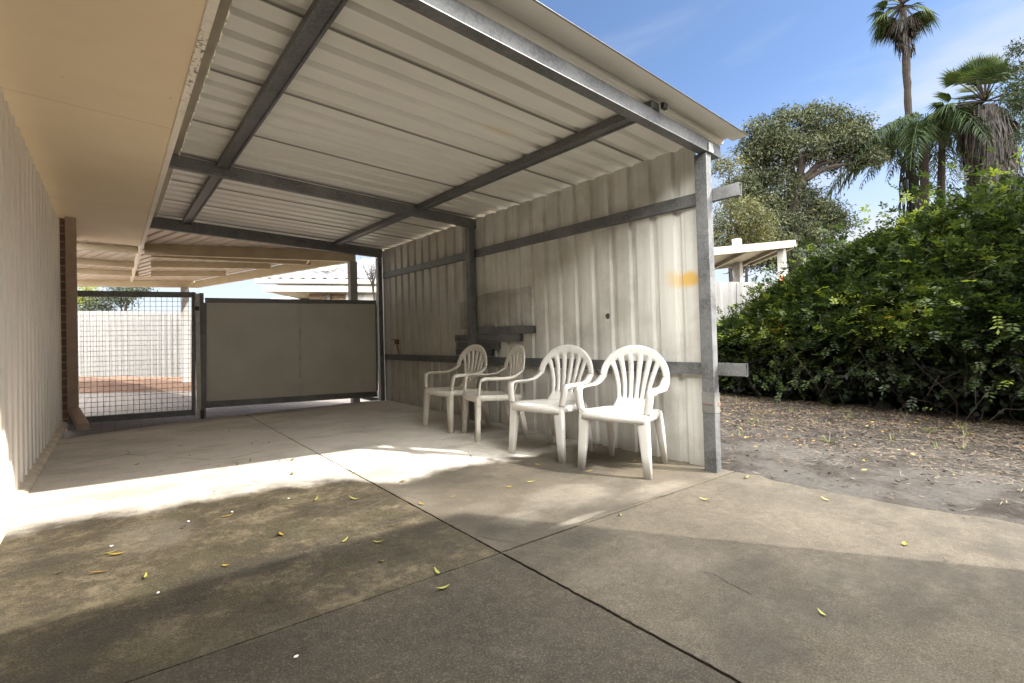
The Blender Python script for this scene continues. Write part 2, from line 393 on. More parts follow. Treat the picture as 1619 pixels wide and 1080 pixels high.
def leafm(name, col, trans=.3, gloss=.03, var=.25):
    n = N(name)
    f = n.noise(1.7, 3); c = n.ramp(f, [(.3, tuple(x*(1-var) for x in col)), (.7, tuple(x*(1+var) for x in col))])
    d = n.nt.nodes.new('ShaderNodeBsdfDiffuse'); n.lk(c, d.inputs[0])
    t = n.nt.nodes.new('ShaderNodeBsdfTranslucent'); n.lk(n.mix(.5, c, (col[0]*1.6, col[1]*1.7, col[2]*.6)), t.inputs[0])
    g = n.nt.nodes.new('ShaderNodeBsdfGlossy'); g.inputs['Roughness'].default_value = .45; g.inputs[0].default_value = (.8,.8,.8,1)
    m1 = n.nt.nodes.new('ShaderNodeMixShader'); m1.inputs[0].default_value = trans; n.lk(d.outputs[0], m1.inputs[1]); n.lk(t.outputs[0], m1.inputs[2])
    m2 = n.nt.nodes.new('ShaderNodeMixShader'); m2.inputs[0].default_value = gloss*.5; n.lk(m1.outputs[0], m2.inputs[1]); n.lk(g.outputs[0], m2.inputs[2])
    n.lk(m2.outputs[0], n.out.inputs[0]); return n.mat
LF = {k: leafm('leaf_'+k, c, t) for k, c, t in (('dark', (.010,.016,.005), .25), ('mid', (.022,.034,.007), .3), ('lime', (.085,.105,.016), .35), ('yellow', (.20,.145,.018), .3), ('gumdark', (.016,.021,.010), .12),
      ('gummid', (.026,.031,.014), .15), ('gumpale', (.048,.050,.022), .2), ('olive', (.062,.059,.020), .2), ('palm', (.016,.026,.009), .12), ('palmlight', (.025,.036,.010), .2), ('queen', (.011,.019,.007), .12), ('dead', (.014,.0105,.007), .1), ('deaddark', (.007,.0055,.004), .1), ('pine', (.007,.012,.005), .1), ('lemon', (.14,.16,.03), .3))}
M['bark'] = plain('grey_brown_bark', (.016,.013,.0105), .9, .35, 6, bump=.6, spec=.1)
M['twig'] = plain('dry_twig', (.055,.042,.029), .9, .3, 12)
M['straw'] = plain('dry_straw', (.115,.092,.062), .9, .3, 12)
M['petal'] = plain('orange_petal', (.75,.13,.02), .6, .15, 12)
M['leafyel'] = plain('yellow_fallen_leaf', (.22,.145,.013), .6, .3, 30)
M['leafbrown'] = plain('brown_fallen_leaf', (.048,.030,.017), .7, .3, 30)
M['leafolive'] = plain('olive_fallen_leaf', (.23,.22,.04), .6, .3, 30)
M['chalk'] = plain('white_chip', (.75,.74,.70), .8, .1, 30)

# ------------------------------------------------------------------ ribbed sheet
def rib_profile(L, pitch, rib_top, slope, h):
    """(t, height) polyline, ribs raised by h"""
    out = []; t = 0.
    flat = pitch - rib_top - 2*slope
    while t < L + pitch:
        for dt, z in ((0, 0), (flat, 0), (flat + slope, h), (flat + slope + rib_top, h)):
            out.append((t + dt, z))
        t += pitch
    res = []
    for i, (a, z) in enumerate(out):
        if a <= L: res.append((a, z))
        else:
            a0, z0 = out[i-1]
            res.append((L, z0 + (z - z0)*(L - a0)/(a - a0))); break
    return res
def rib_sheet(mb, origin, tdir, ldir, L, length, hdir, pitch=.195, top=.04, slope=.014, h=.03, nseg=1, jag=0, wav=0):
    o = np.array(origin, float); td = np.array(tdir, float); ld = np.array(ldir, float); hd = np.array(hdir, float)
    pr = rib_profile(L, pitch, top, slope, h)
    P = []
    for t, z in pr:
        r = []
        for k in range(nseg + 1):
            s = length*k/nseg
            r.append(o + t*td + s*ld + (z + wav*mnoise.noise((t*1.3, s*1.1, 3.3)))*hd)
        P.append(r)
    mb.grid(P); return mb

# ================================================================== SETTING
# ground sheet
mb = MB()
R = 420.; K = 40
mb.add([(0, 0, -.16)] + [(R*math.cos(2*math.pi*i/K), R*math.sin(2*math.pi*i/K), -.16) for i in range(K)], [(0, 1 + i, 1 + (i+1) % K) for i in range(K)])
tag(mb.build('ground', M['ground']), kind='structure')
# concrete slabs
mb = MB()
e0 = [(-.385, 5.93), (.78, 6.55), (1.234, 6.68)]; e1_ = [(1.246, 6.685), (3.28, 7.2)]
def slab(poly):
    n = len(poly); vs = [(x, y, 0) for x, y in poly] + [(x, y, -.12) for x, y in poly]
    mb.add(vs, [tuple(range(n))] + [(i, n+i, n+(i+1) % n, (i+1) % n) for i in range(n)])
def joint_edge(x, y0, y1, amp=.004, k=60, seed=0.):
    k = k*6; f_ = lambda y: amp*mnoise.noise((seed, y*9, 0)) + .0035*mnoise.noise((seed+7, y*34, 0)) + .016*max(0, mnoise.noise((seed+3, y*5, 0)) - .42)*(-1 if seed in (1., 5.) else 1)
    return [(x + f_(y0+(y1-y0)*i/k), y0 + (y1-y0)*i/k) for i in range(k+1)]
def joint_edge_u(y, x0, x1, amp=.004, k=40, seed=0.):
    return [(x0+(x1-x0)*i/k, y + amp*mnoise.noise((x0+(x1-x0)*i/k*9, seed, 0))) for i in range(k+1)]
slab([(-.385, 1.62)] + joint_edge_u(1.603, -.385, 1.232, .002, seed=4) + joint_edge(1.2345, 1.605, 6.68, seed=1.) + e0[::-1][1:])
slab(joint_edge(1.245, 6.68, 1.612, seed=2.) + joint_edge_u(1.612, 1.25, 3.34, seed=3.) + [(3.34, 7.22)])
slab([(-.385, -1.2), (1.233, -1.2)] + joint_edge(1.2325, -1.19, 1.596, .005, seed=5.) + joint_edge_u(1.597, 1.23, -.385, .002, seed=4))
slab(joint_edge(1.2475, 1.60, -1.2, .005, seed=6.) + [(3.75, -1.2), (3.75, 1.2), (3.4, 1.598)] + joint_edge_u(1.598, 3.39, 1.26, seed=3.))
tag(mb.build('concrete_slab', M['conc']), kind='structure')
mb = MB(); mb.add([(-.38,-1.2,-.009),(3.33,-1.2,-.009),(3.33,7.1,-.009),(-.38,5.9,-.009)], [(0,1,2,3)])
tag(mb.build('slab_joint', M['joint']), kind='structure')
mb = MB()
for pl_, wd_ in (([(738,851),(760,848),(785,853),(815,857),(822,861)], .006), ([(1125,905),(1150,920),(1190,942)], .004), ([(800,868),(830,872),(812,880)], .004), ([(1490,880),(1496,890)], .004), ([(905,832),(950,812),(1000,797),(1060,780)], .005)):
    q = [ongr(x, y, .0018) for x, y in pl_]; q2 = []
    for a_, b_ in zip(q[:-1], q[1:]):
        for k in range(6): q2.append(a_ + (b_ - a_)*k/6 + np.array([rng.normal(0, .004), rng.normal(0, .004), 0]))
    q2.append(q[-1]); P = []
    for k, p in enumerate(q2):
        d = _n(q2[min(k+1, len(q2)-1)] - q2[max(k-1, 0)]); s_ = np.array([-d[1], d[0], 0])*wd_*.5*rng.uniform(.3, 1.)*(1 if 0 < k < len(q2)-1 else .1); P.append([p - s_, p + s_])
    mb.grid(P)
tag(mb.build('slab_cracks', M['joint']), kind='structure')
# earth bed with ragged lip spilling on the slab
P = []
us = np.concatenate([np.arange(0, 2.2, .045), np.arange(2.2, 10.5, .11)])
for vv_ in np.concatenate([np.arange(-3, 8.6, .06)]):
    row = []
    if vv_ > 1.72: ue = 3.335
    else: ue = float(np.interp(vv_, [-3, 0, .22, .62, 1.02, 1.45, 1.72], [3.75, 3.48, 3.42, 3.36, 3.27, 3.29, 3.30]))
    ue += (.06*mnoise.noise((vv_*2.3, 0, 0)) + .045*mnoise.noise((vv_*7, 1, 0)) + .02*mnoise.noise((vv_*17, 1, 0))) * (1 if vv_ < 1.5 else .12)
    for d in us:
        x = ue + d
        z = -.012 + .016*min(1, d/.06) + .03*min(1, d/.8)*(mnoise.noise((x*1.7, vv_*1.7, 0)) + .6) + .020*min(1, d/.3)*mnoise.noise((x*6, vv_*6, 2)) + .012*min(1, d/.2)*mnoise.noise((x*17, vv_*17, 4))
        row.append((x, vv_, z))
    P.append(row)
mb = MB(); mb.grid(P)
tag(mb.build('earth_bed', M['earth'], smooth=True), kind='structure')
# paving, mulch beyond the gates
mb = MB(); mb.add([(-8, 5.6, -.075), (1.6, 5.6, -.075), (6.5, 6.9, -.075), (9, 9.0, -.075), (-8, 15.9, -.075)], [(0,1,2,3,4)])
tag(mb.build('brick_paving', M['paver']), kind='structure')
pm0 = ongr(118, 622, -.07); pm1 = ongr(298, 618, -.07); fb0 = ongr(118, 598, -.07); fb1 = ongr(290, 599, -.07)
d1_ = pm1 - pm0; d2_ = fb1 - fb0
Pm = []
for i in range(70):
    t = -1.2 + 3.4*i/69; row = []
    for j in range(14):
        q = (pm0 + d1_*t)*(1 - j/13) + (fb0 + d2_*t)*(j/13)
        row.append((q[0], q[1], -.069 + .05*min(1, j/3)*(1 + mnoise.noise((q[0]*3, q[1]*3, 0)))))
    Pm.append(row)
mb = MB(); mb.grid(Pm); tag(mb.build('mulch_bed', M['mulch'], smooth=True), kind='structure')

# ================================================================== HOUSE (left)
H = empty('house', (-.43, 3., 0), 'beige clad house wall with tan eave lining overhead on the left', 'house')
SW = 2.20
mb = MB(); rib_sheet(mb, (-.425, -1.19, .035), (0,1,0), (0,0,1), 8.14, SW - .07, (-1,0,0), .195, .080, .012, .042, 6, wav=.004)
mb.build('wall_cladding', M['clad'], H)
mb = MB(); mb.extr([(-.50,-.02),(-.386,-.02),(-.386,.012),(-.405,.03),(-.50,.05)], (0,-1.19,0), (0,6.94,0), (1,0,0), (0,0,1)); mb.build('plinth', M['plinth'], H)
mb = MB(); mb.box((-6, -1.19, SW), (.292, 8.3, SW + .012)); mb.build('soffit', M['soffit'], H)
mb = MB(); mb.box((.294, -1.19, SW - .012), (.330, 13.2, SW + .24)); mb.build('fascia', M['fascia'], H, bevel=.003)
mb = MB(); mb.extr([(.333,2.372),(.410,2.372),(.418,2.38),(.418,2.46),(.333,2.46)], (0,-1.19,0), (0,8.3,0), (1,0,0), (0,0,1)); mb.box((.4185, -1.19, 2.428), (.475, 8.3, 2.440)); mb.build('gutter', M['cream'], H, bevel=.002)
mb = MB(); rib_sheet(mb, (.42, -1.19, 2.545), (0,1,0), _n((-1,0,.36)), 9.5, 6.8, (0,0,1), .195, .04, .014, .03); mb.build('roof', M['roof'], H)
mb = MB(); mb.box((-.62, 6.965, -.08), (-.385, 8.2, SW - .004)); mb.box((-6, 8.0, -.08), (-.63, 8.2, SW - .004)); mb.build('brick_wall', M['brickdark'], H)
# wing of the house behind the viewer, it throws the foreground shade
mb = MB(); mb.box((-6, -6.2, -.1), (3.75, -1.2, 3.12)); mb.build('rear_wall', M['fascia'], H)
mb = MB(); mb.box((-6, -6.3, 3.122), (3.76, -1.2, 3.28)); mb.build('parapet', M['cream'], H)
dp = MB()
dp.extr([(-.045,-.035),(.045,-.035),(.045,.035),(-.045,.035)], (-.338, 6.87, .13), (-.338, 6.87, SW - .004), (1,0,0), (0,1,0))
DP = dp.build('downpipe', M['pipe'], H, bevel=.006)
mb = MB(); mb.bar((-.338, 6.89, .16), (-.235, 6.22, .055), .09, .07, (1,0,0)); mb.build('outlet_shoe', M['pipe'], DP, bevel=.006)

# ================================================================== CARPORT
def hollow(mb, o, p1, xd, yd, a=.045, b=.086, t=.003):
    o = np.array(o, float); p1 = np.array(p1, float); xd = np.array(xd, float); yd = np.array(yd, float)
    ring = lambda q, s: [q + x*xd + y*yd for x, y in ((s, s), (a-s, s), (a-s, b-s), (s, b-s))]
    vs = ring(o, 0) + ring(o, t) + ring(p1, 0) + ring(p1, t); fs = []
    for i in range(4):
        j = (i+1) % 4
        fs += [(i, j, 8+j, 8+i), (4+i, 12+i, 12+j, 4+j), (i, 4+i, 4+j, j), (8+i, 8+j, 12+j, 12+i)]
    mb.add(vs, fs)
CP = empty('carport', (3.22, 1.70, 0), 'open steel framed carport with cream ribbed roof and weathered side wall', 'carport')
def cprof(Wd, Hh, lip, t, top_lip=True):
    p = [(0,0),(Wd,0),(Wd,lip),(Wd-t,lip),(Wd-t,t),(t,t),(t,Hh-t),(Wd-t,Hh-t)]
    if top_lip: p += [(Wd-t,Hh-lip),(Wd,Hh-lip)]
    return p + [(Wd,Hh),(0,Hh)]
PW = .068
for (v0, v1, top) in ((1.662, 1.752, 2.236), (4.56, 4.65, 2.26), (7.06, 7.15, 2.235)):
    mb = MB(); mb.box((3.19, v0, -.02), (3.19 + PW, v1, top)); mb.build('post', M['galv' if v0 < 2 else 'galvdark'], CP, bevel=.004)
mb = MB(); hollow(mb, (.345, 1.654, 2.238), (3.385, 1.654, 2.240), (0,1,0), (0,0,1), .07, .085); mb.build('beam', M['galv'], CP)
mb = MB(); mb.box((3.20, 1.640, 2.235), (3.255, 1.651, 2.30)); mb.build('bracket', M['galvlight'], CP, bevel=.002)
mb = MB(); mb.bar((.345, 4.60, 2.315), (3.33, 4.60, 2.308), .06, .10); mb.build('beam', M['galvdark'], CP, bevel=.003)
mb = MB(); mb.bar((.345, 7.10, 2.312), (3.27, 7.10, 2.312), .06, .14); mb.build('beam', M['galvdark'], CP, bevel=.003)
for u0, ext in ((.735, 1.66), (2.585, 1.66)):
    mb = MB(); mb.extr([(-.047,.0),(-.033,.0),(-.030,.012),(.030,.012),(.033,.0),(.047,.0),(.047,.008),(.04,.056),(-.04,.056),(-.047,.008)], (u0, ext, 2.327), (u0 - .03, 7.066, 2.336), (1,0,0), (0,0,1))
    mb.build('purlin', M['galv' if u0 < 1 else 'galvdark'], CP)
mb = MB(); mb.box((2.60, 1.61, 2.335), (2.64, 1.635, 2.37)); mb.build('purlin_cap', M['black'], CP)
mb = MB(); rib_sheet(mb, (.428, 1.505, 2.392), (0,1,0), (1,0,0), 5.76, 3.09, (0,0,1), .195, .045, .014, .030, 20, wav=.003)
mb.build('roof_sheet', M['roof'], CP, solid=.0012)
mb = MB(); rib_sheet(mb, (3.302, 1.80, -.03), (0,1,0), (0,0,1), 5.36, 2.40, (1,0,0), .205, .045, .014, .028, 12, wav=.004)
mb.build('wall_sheet', M['wall'], CP, solid=.0012)
mb = MB(); mb.box((3.187, 1.659, .41), (3.19 + PW + .003, 1.755, .555)); mb.build('splice_sleeve', M['galvlight2'], CP, bevel=.004)
mb = MB(); mb.box((3.1845, 1.672, .468), (3.1868, 1.742, .476)); mb.build('weld_seam', M['rust'], CP); mb = MB(); mb.box((3.235, 1.6565, .462), (3.262, 1.6588, .485)); mb.build('rust_spot', M['rust'], CP)
tp = [(0,0),(.045,0),(.045,.086),(0,.086)]
for w0, w1 in ((.676, .640), (1.905, 1.912)):
    mb = MB(); hollow(mb, (3.262, 1.475, w0), (3.262, 7.05, w1), (1,0,0), (0,0,1), .038); mb.build('rail', M['galv'], CP)
mb = MB(); mb.add([(3.296,3.62,1.07),(3.296,4.95,1.07),(3.296,4.95,1.40),(3.296,4.45,1.47),(3.296,3.62,1.49)], [(0,1,2,3,4)])
mb.build('mesh_screen', M['screen'], CP)
# small wall bracket with a hanging cable
mb = MB(); mb.box((3.262, 6.62, .88), (3.30, 6.70, .95)); mb.box((3.245, 6.60, .945), (3.262, 6.78, .955)); mb.tube([(3.275,6.66,.90),(3.27,6.60,.80),(3.268,6.55,.72)], .009, 6)
tag(mb.build('cable_outlet', M['rust'], origin=(3.28, 6.66, .9)), 'small rusty outlet with a short hanging cable on the far carport wall', 'outlet')

# loose lengths of steel stacked on the lower rail behind the middle post
for k, (v0, v1, w0, nm) in enumerate(((3.58, 4.74, 1.000, 'topmost steel length in the stack behind the middle carport post'), (3.79, 5.03, .915, 'second steel length from the top of the stack, with small holes along its face'),
        (4.16, 5.00, .832, 'short steel length in the middle of the stack, ending behind two white chairs'), (4.28, 5.02, .752, 'lowest steel length of the stack, lying on the lower wall rail'))):
    mb = MB(); hollow(mb, (3.262, v0, w0), (3.262, v1, w0 + .004), (1,0,0), (0,0,1), .037, .078)
    tag(mb.build('steel_length', M['galvdark'], origin=(3.28, v0, w0)), nm, 'steel length', 'loose steel lengths stacked on the wall rail')

# ================================================================== GATES
GV = 7.08
G1 = empty('mesh_gate', (-.36, GV, -.02), 'narrow gate of square wire mesh in a dark steel frame', 'gate')
a = onv(110, 459, GV); b_ = onv(306, 462, GV); c_ = onv(306, 657, GV); d_ = onv(114, 671, GV)
def lerp(p, q, t): return p*(1-t) + q*t
mb = MB(); o = .02
mb.bar(a + (0,0,0), d_, .04, .042, (0,1,0)); mb.build('stile', M['galvdark'], G1, bevel=.003)
mb = MB(); mb.bar(b_, c_, .04, .042, (0,1,0)); mb.build('stile', M['galvdark'], G1, bevel=.003)
mb = MB(); mb.bar(a + (.022,0,-.035), b_ + (-.022,0,-.035), .038, .066, (0,1,0)); mb.build('top_rail', M['galvdark'], G1, bevel=.003)
mb = MB(); mb.bar(d_ + (.022,0,.04), c_ + (-.022,0,.04), .038, .07, (0,1,0)); mb.build('bottom_rail', M['galv'], G1, bevel=.003)
mb = MB(); nx = 21; ny = 26
for i in range(1, nx):
    t = i/nx; mb.tube([lerp(a, b_, t) - (0,.003,.03), lerp(lerp(a, b_, t), lerp(d_, c_, t), .5) + (.002*math.sin(i*2.3),-.003,0), lerp(d_, c_, t) + (0,-.003,.03)], .0022, 4)
for j in range(1, ny):
    t = j/ny; mb.tube([lerp(a, d_, t) + (0,.003,0), lerp(lerp(a, d_, t), lerp(b_, c_, t), .5) + (0,.003,.003*math.sin(j*1.7)), lerp(b_, c_, t) + (0,.003,0)], .0022, 4)
mb.build('wire_mesh', M['galvdark'], G1)
a = onv(307, 464, GV - .02); b_ = onv(321, 464, GV - .02); c_ = onv(321, 660, GV - .02)
GP = empty('gate_post', (float(a[0]), GV - .02, -.05), 'pale galvanised gate post between the mesh gate and the sheet gate', 'post')
um = a[0] + .55*(b_[0] - a[0])
mb = MB(); mb.box((a[0] + .004, GV - .05, -.05), (um, GV - .02, a[2])); mb.build('latch_plate', M['galvlight'], GP, bevel=.003)
mb = MB(); mb.box((um + .002, GV - .04, -.06), (b_[0] + .005, GV + .03, a[2] + .01)); mb.build('upright', M['galv'], GP, bevel=.003)
mb = MB(); mb.box((um - .012, GV - .085, -.075), (um + .02, GV - .05, .05)); mb.build('drop_bolt', M['black'], GP)
pk = onv(311, 486, GV - .07)
PL = empty('padlock', tuple(map(float, pk)), 'small black padlock hanging high on the pale gate post', 'padlock')
mb = MB(); mb.box((pk[0] - .022, GV - .085, pk[2] - .04), (pk[0] + .026, GV - .055, pk[2] + .012)); mb.build('body', M['black'], PL, bevel=.006)
mb = MB(); mb.tube([(pk[0]-.014, GV-.07, pk[2]+.01), (pk[0]-.014, GV-.07, pk[2]+.035), (pk[0]+.002, GV-.07, pk[2]+.05), (pk[0]+.018, GV-.07, pk[2]+.035), (pk[0]+.018, GV-.07, pk[2]+.01)], .005, 8); mb.build('shackle', M['galvlight'], PL, smooth=True)

G2 = empty('sheet_gate', (.9, GV, .05), 'wide gate of two plain grey metal sheets in a dark steel frame', 'gate')
a = onv(324, 471, GV); b_ = onv(594, 475, GV); c_ = onv(596, 627, GV); d_ = onv(324, 645, GV)
a = a + (0,0,0)
mb = MB(); mb.bar(a + (0,0,-.03), b_ + (0,0,-.03), .045, .06, (0,1,0)); mb.build('top_rail', M['galvdark'], G2, bevel=.003)
mb = MB(); mb.bar(d_ + (0,0,.04), c_ + (0,0,.04), .045, .08, (0,1,0)); mb.build('bottom_rail', M['galvdark'], G2, bevel=.003)
for p, q in ((a, d_), (b_, c_)):
    mb = MB(); mb.bar(p + (0,0,-.062), q + (0,0,.082), .045, .03, (0,1,0)); mb.build('stile', M['galvdark'], G2, bevel=.003)
um = onv(475, 550, GV)[0]; tm = (um - a[0])/(b_[0] - a[0])
for t0, t1 in ((.007, tm - .003), (tm + .003, .993)):
    q = [lerp(a, b_, t0) + (0,0,-.062), lerp(a, b_, t1) + (0,0,-.062), lerp(d_, c_, t1) + (0,0,.082), lerp(d_, c_, t0) + (0,0,.082)]
    mb = MB(); mb.add([x + (0,-.012,0) for x in q] + [x + (0,.012,0) for x in q], [(0,1,2,3),(7,6,5,4),(0,4,5,1),(1,5,6,2),(2,6,7,3),(3,7,4,0)]); mb.build('sheet', M['panel'], G2)
mb = MB(); mb.bar(lerp(a, b_, tm) + (0,-.018,-.065), lerp(d_, c_, tm) + (0,-.018,.085), .01, .032, (0,1,0)); mb.build('mullion', M['galvlight'], G2, bevel=.002)

# ================================================================== PATIO COVER
PWt = 2.15
pc = {k: ongr(x, y, PWt) for k, (x, y) in dict(fl=(236, 402), fr=(558, 413), br=(309, 455), bl=(108, 453)).items()}
PC = empty('patio_cover', tuple(pc['fr'] * (1,1,0)), 'cream steel patio cover with ribbed roof beyond the gates', 'patio cover')
fl, fr_, brr, bl_ = pc['fl'], pc['fr'], pc['br'], pc['bl']
up = np.array([0,0,1.])
def pbeam(name, p, q, w=.06, h=.14, dz=0.07, mat='patio'):
    mb = MB(); mb.bar(p + up*dz, q + up*dz, h, w, (0,0,1)); return mb.build(name, M[mat], PC, bevel=.004)
dirf = _n(fr_ - fl)
pbeam('beam', fl - dirf*.05, fr_ + dirf*.04, .06, .16, .07)
pbeam('beam', bl_, brr, .06, .15, .075)
pbeam('side_beam', fr_ + _n(brr - fr_)*.05, brr + _n(fr_ - brr)*.05, .06, .16, .07)
lb = ongr(110, 381, PWt) 
for (x0, y0, x1, y1) in ((110, 399, 219, 406), (110, 421, 219, 428), (110, 436, 219, 441)):
    pbeam('batten', ongr(x0, y0, PWt), ongr(x1, y1, PWt), .05, .10, .10)
for (x0, y0, x1, y1) in ((240, 412, 494, 424), (240, 427, 427, 430), (240, 441, 356, 441)):
    pbeam('batten', ongr(x0, y0, PWt), ongr(x1, y1, PWt), .05, .10, .10)
# ribbed sheet
mb = MB(); ld = _n(brr - fr_); td = dirf; Lg = np.linalg.norm(brr - fr_) + 1.35
o0 = fl - td*1.35 + up*.152 - ld*1.05
o0 = fl - td*1.35 + up*.152; P = []
for t, z in rib_profile(np.linalg.norm(fr_ - fl) + 1.32, .19, .04, .014, .032):
    q = o0 + t*td; back_ = max(.02, (q[1] - 7.24)/ld[1]); P.append([q - ld*back_ + up*z, q + ld*(Lg - .72) + up*z])
mb.grid(P)
mb.build('roof_sheet', M['patiosheet'], PC, solid=.0012)
for nm, p in (('post', fr_ + (0.0, 0.03, 0)), ('post', np.array([1.262, 13.2, PWt]))):
    mb = MB(); r = .055 if p[1] < 10 else .075
    mb.box((p[0]-r, p[1]-r, -.08), (p[0]+r, p[1]+r, PWt - .002)); mb.build(nm, M['white'], PC, bevel=.005)

# ================================================================== BACK FENCE
FB = empty('back_fence', tuple(fb0), 'low white ribbed metal fence behind the mesh gate', 'fence')
fd = _n(fb1 - fb0); fL_ = 12.; f0 = fb0 - fd*4
mb = MB(); rib_sheet(mb, f0 + up*.0, fd, up, fL_, 1.78, np.cross(fd, up), .155, .05, .022, .03)
mb.build('sheet', M['sidefence'], FB, solid=.0012)
mb = MB(); mb.bar(f0 + np.cross(up, fd)*.08 + up*1.45, f0 + fd*fL_ + np.cross(up, fd)*.08 + up*1.45, .04, .06, (0,0,1)); mb.build('rail', M['sidefence'], FB)

# ================================================================== NEIGHBOUR HOUSE
ND = 13.
NHo = at(470, 520, ND) * (1,1,0)
NH = empty('neighbour_house', tuple(NHo), 'brick house with pale grey tiled roof beyond the patio cover', 'house')
nd = _n(at(640, 440, ND) - at(400, 440, ND)); nd = _n(nd*(1,1,0)); nb = np.array([.64,.77,0]); nb = _n(nb - nb.dot(nd)*nd)
eL = at(407, 443, ND); eR = eL + nd*9
ew = eL[2]
def npt(x, d, w): q = eL + nd*x + nb*d; return np.array([q[0], q[1], w])
mb = MB(); mb.extr([(0,0),(.11,.0),(.13,.03),(.13,.12),(0,.12)], npt(0,.0,ew-.10), npt(9,.0,ew-.10), -nb, up); mb.build('gutter', M['white'], NH, bevel=.01)
mb = MB(); mb.extr([(0,0),(.02,0),(.02,.17),(0,.17)], npt(.12,.02,ew-.30), npt(9,.02,ew-.30), -nb, up); mb.build('fascia', M['white'], NH)
mb = MB(); mb.add([npt(.12,.02,ew-.29), npt(9,.02,ew-.29), npt(9,.62,ew-.29), npt(1.15,.62,ew-.29), npt(.12,5,ew-.29), npt(1.15,5,ew-.29)], [(0,1,2,3), (0,3,5,4)]); mb.build('soffit', M['cream'], NH)
mb = MB(); q = [npt(1.15,.6,-.1), npt(9,.6,-.1), npt(9,6,-.1), npt(1.15,6,-.1)]; q2 = [p*(1,1,0)+(0,0,ew-.295) for p in q]
mb.add(q+q2, [(0,1,5,4),(1,2,6,5),(2,3,7,6),(3,0,4,7)]); mb.build('wall', M['brick'], NH)
mb = MB(); mb.extr([(-.045,0),(.045,0),(.045,.06),(-.045,.06)], npt(1.72,.59,0), npt(1.72,.59,ew-.3), nd, -nb); mb.build('downpipe', M['galv'], NH)
# tiled roof: courses of rolled tiles, hipped left end
mb = MB(); rows = 16; cw = .30; rise = .40
for r in range(rows):
    d0, d1 = r*.32 - .1, (r+1)*.32 - .06; w0 = ew + .035 + (d0+.1)*rise + .03; w1 = ew + .03 + (d1+.1)*rise
    x0 = max(0, (d0+.1)*.95); xs = np.arange(x0, 9, cw/6)
    P = []
    for x in xs:
        ph = (x/cw) % 1.; z = .030*math.sin(2*math.pi*ph)
        P.append([npt(x, d0, w0 + z - .035), npt(x, d0, w0 + z), npt(x, d1, w1 + z)])
    mb.grid(P)
mb.build('roof', M['tile'], NH, smooth=False)
mb = MB(); mb.add([npt(0,-.1,ew+.02), npt(4.9,5.1,ew+2.1), npt(4.9,7,ew+2.1), npt(0,11,ew+.02)], [(0,1,2,3)]); mb.build('hip_roof', M['tile'], NH)
# air conditioner on the wall
ac = at(571, 461, ND + .35); AC = empty('air_conditioner', tuple(map(float, ac)), 'white outdoor air conditioning unit high on the brick wall', 'air conditioner')
def apt(x, d, z): return ac + nd*x + nb*d + up*z
def abox(mb, x0, x1, z0, z1, d0, d1):
    q = [apt(x0,d0,z0), apt(x1,d0,z0), apt(x1,d0,z1), apt(x0,d0,z1), apt(x0,d1,z0), apt(x1,d1,z0), apt(x1,d1,z1), apt(x0,d1,z1)]
    mb.add(q, [(0,1,2,3),(5,4,7,6),(4,0,3,7),(1,5,6,2),(3,2,6,7),(4,5,1,0)]); return mb
abox(MB(), -.43, .40, -.36, .20, -.02, .26).build('casing', M['white'], AC, bevel=.015)
mb = MB()
for rr in (.05,.09,.13,.17,.21):
    mb.tube([apt(-.15 + rr*math.cos(t), -.035, -.08 + rr*math.sin(t)) for t in np.linspace(0, 2*math.pi, 25)], .004, 5, cap=False)
mb.build('fan_grille', M['galv'], AC)
mb = MB()
def rhomb(cx, cz, ang, s=.048):
    d = np.array([math.cos(ang), math.sin(ang)]); e = np.array([-d[1], d[0]])
    pts = [(0,0), tuple(d*s*.9 + e*s*.5), tuple(d*s*1.8), tuple(d*s*.9 - e*s*.5)]
    mb.add([apt(cx + a_, -.026, cz + b2) for a_, b2 in pts] + [apt(cx + a_, -.019, cz + b2) for a_, b2 in pts], [(0,1,2,3),(0,4,5,1),(1,5,6,2),(2,6,7,3),(3,7,4,0)])
for k in range(3): rhomb(.22, .05, math.pi/2 + k*2*math.pi/3)
mb.build('emblem', M['red'], AC)
for x_ in (-.36, .29): abox(MB(), x_, x_ + .04, -.44, -.365, -.02, .30).build('wall_bracket', M['galv'], AC)
# satellite dish on the roof
sd = at(517, 426, ND + .6); SD = empty('satellite_dish', tuple(map(float, sd)), 'satellite dish on a dark mast on the tiled roof', 'satellite dish')
mb = MB(); P = []
for i in range(7):
    rr = .30*i/6; P.append([sd + nd*(rr*math.cos(t)) + up*(.10 + rr*.55*math.sin(t)) + nb*(-.05 - .6*rr*rr) for t in np.linspace(0, 2*math.pi, 25)])
mb.grid(P); mb.build('dish', M['pipe'], SD, smooth=True, solid=.006)
mb = MB(); mb.tube([sd + up*.10, sd + up*(-.14) + nb*.05, sd + up*(-.22) + nb*.02], .022, 8); mb.tube([sd + up*.08, sd - nb*.28 + up*.02], .010, 6); mb.build('mast', M['black'], SD)

# low white shed roof between
s0 = at(322, 472, 15.); SH = empty('garden_shed', tuple(s0*(1,1,0)), 'low white roofed shed seen over the sheet gate', 'shed')
mb = MB(); P = []
for i in range(30):
    x = 5.0*i/29; P.append([s0 + nd*x + up*(-.06 + .015*(i % 2)), s0 + nd*x + nb*2.6 + up*(.42*min(1, x/2.2) + .015*(i % 2))])
mb.grid(P); mb.build('roof', M['white'], SH, solid=.02)
mb = MB(); q = [s0 + nd*.1 + nb*.1, s0 + nd*4.9 + nb*.1, s0 + nd*4.9 + nb*2.4, s0 + nd*.1 + nb*2.4]
mb.add([p*(1,1,0) for p in q] + [p + up*(-.085) for p in q], [(0,1,5,4),(1,2,6,5),(2,3,7,6),(3,0,4,7)]); mb.build('wall', M['cream'], SH)

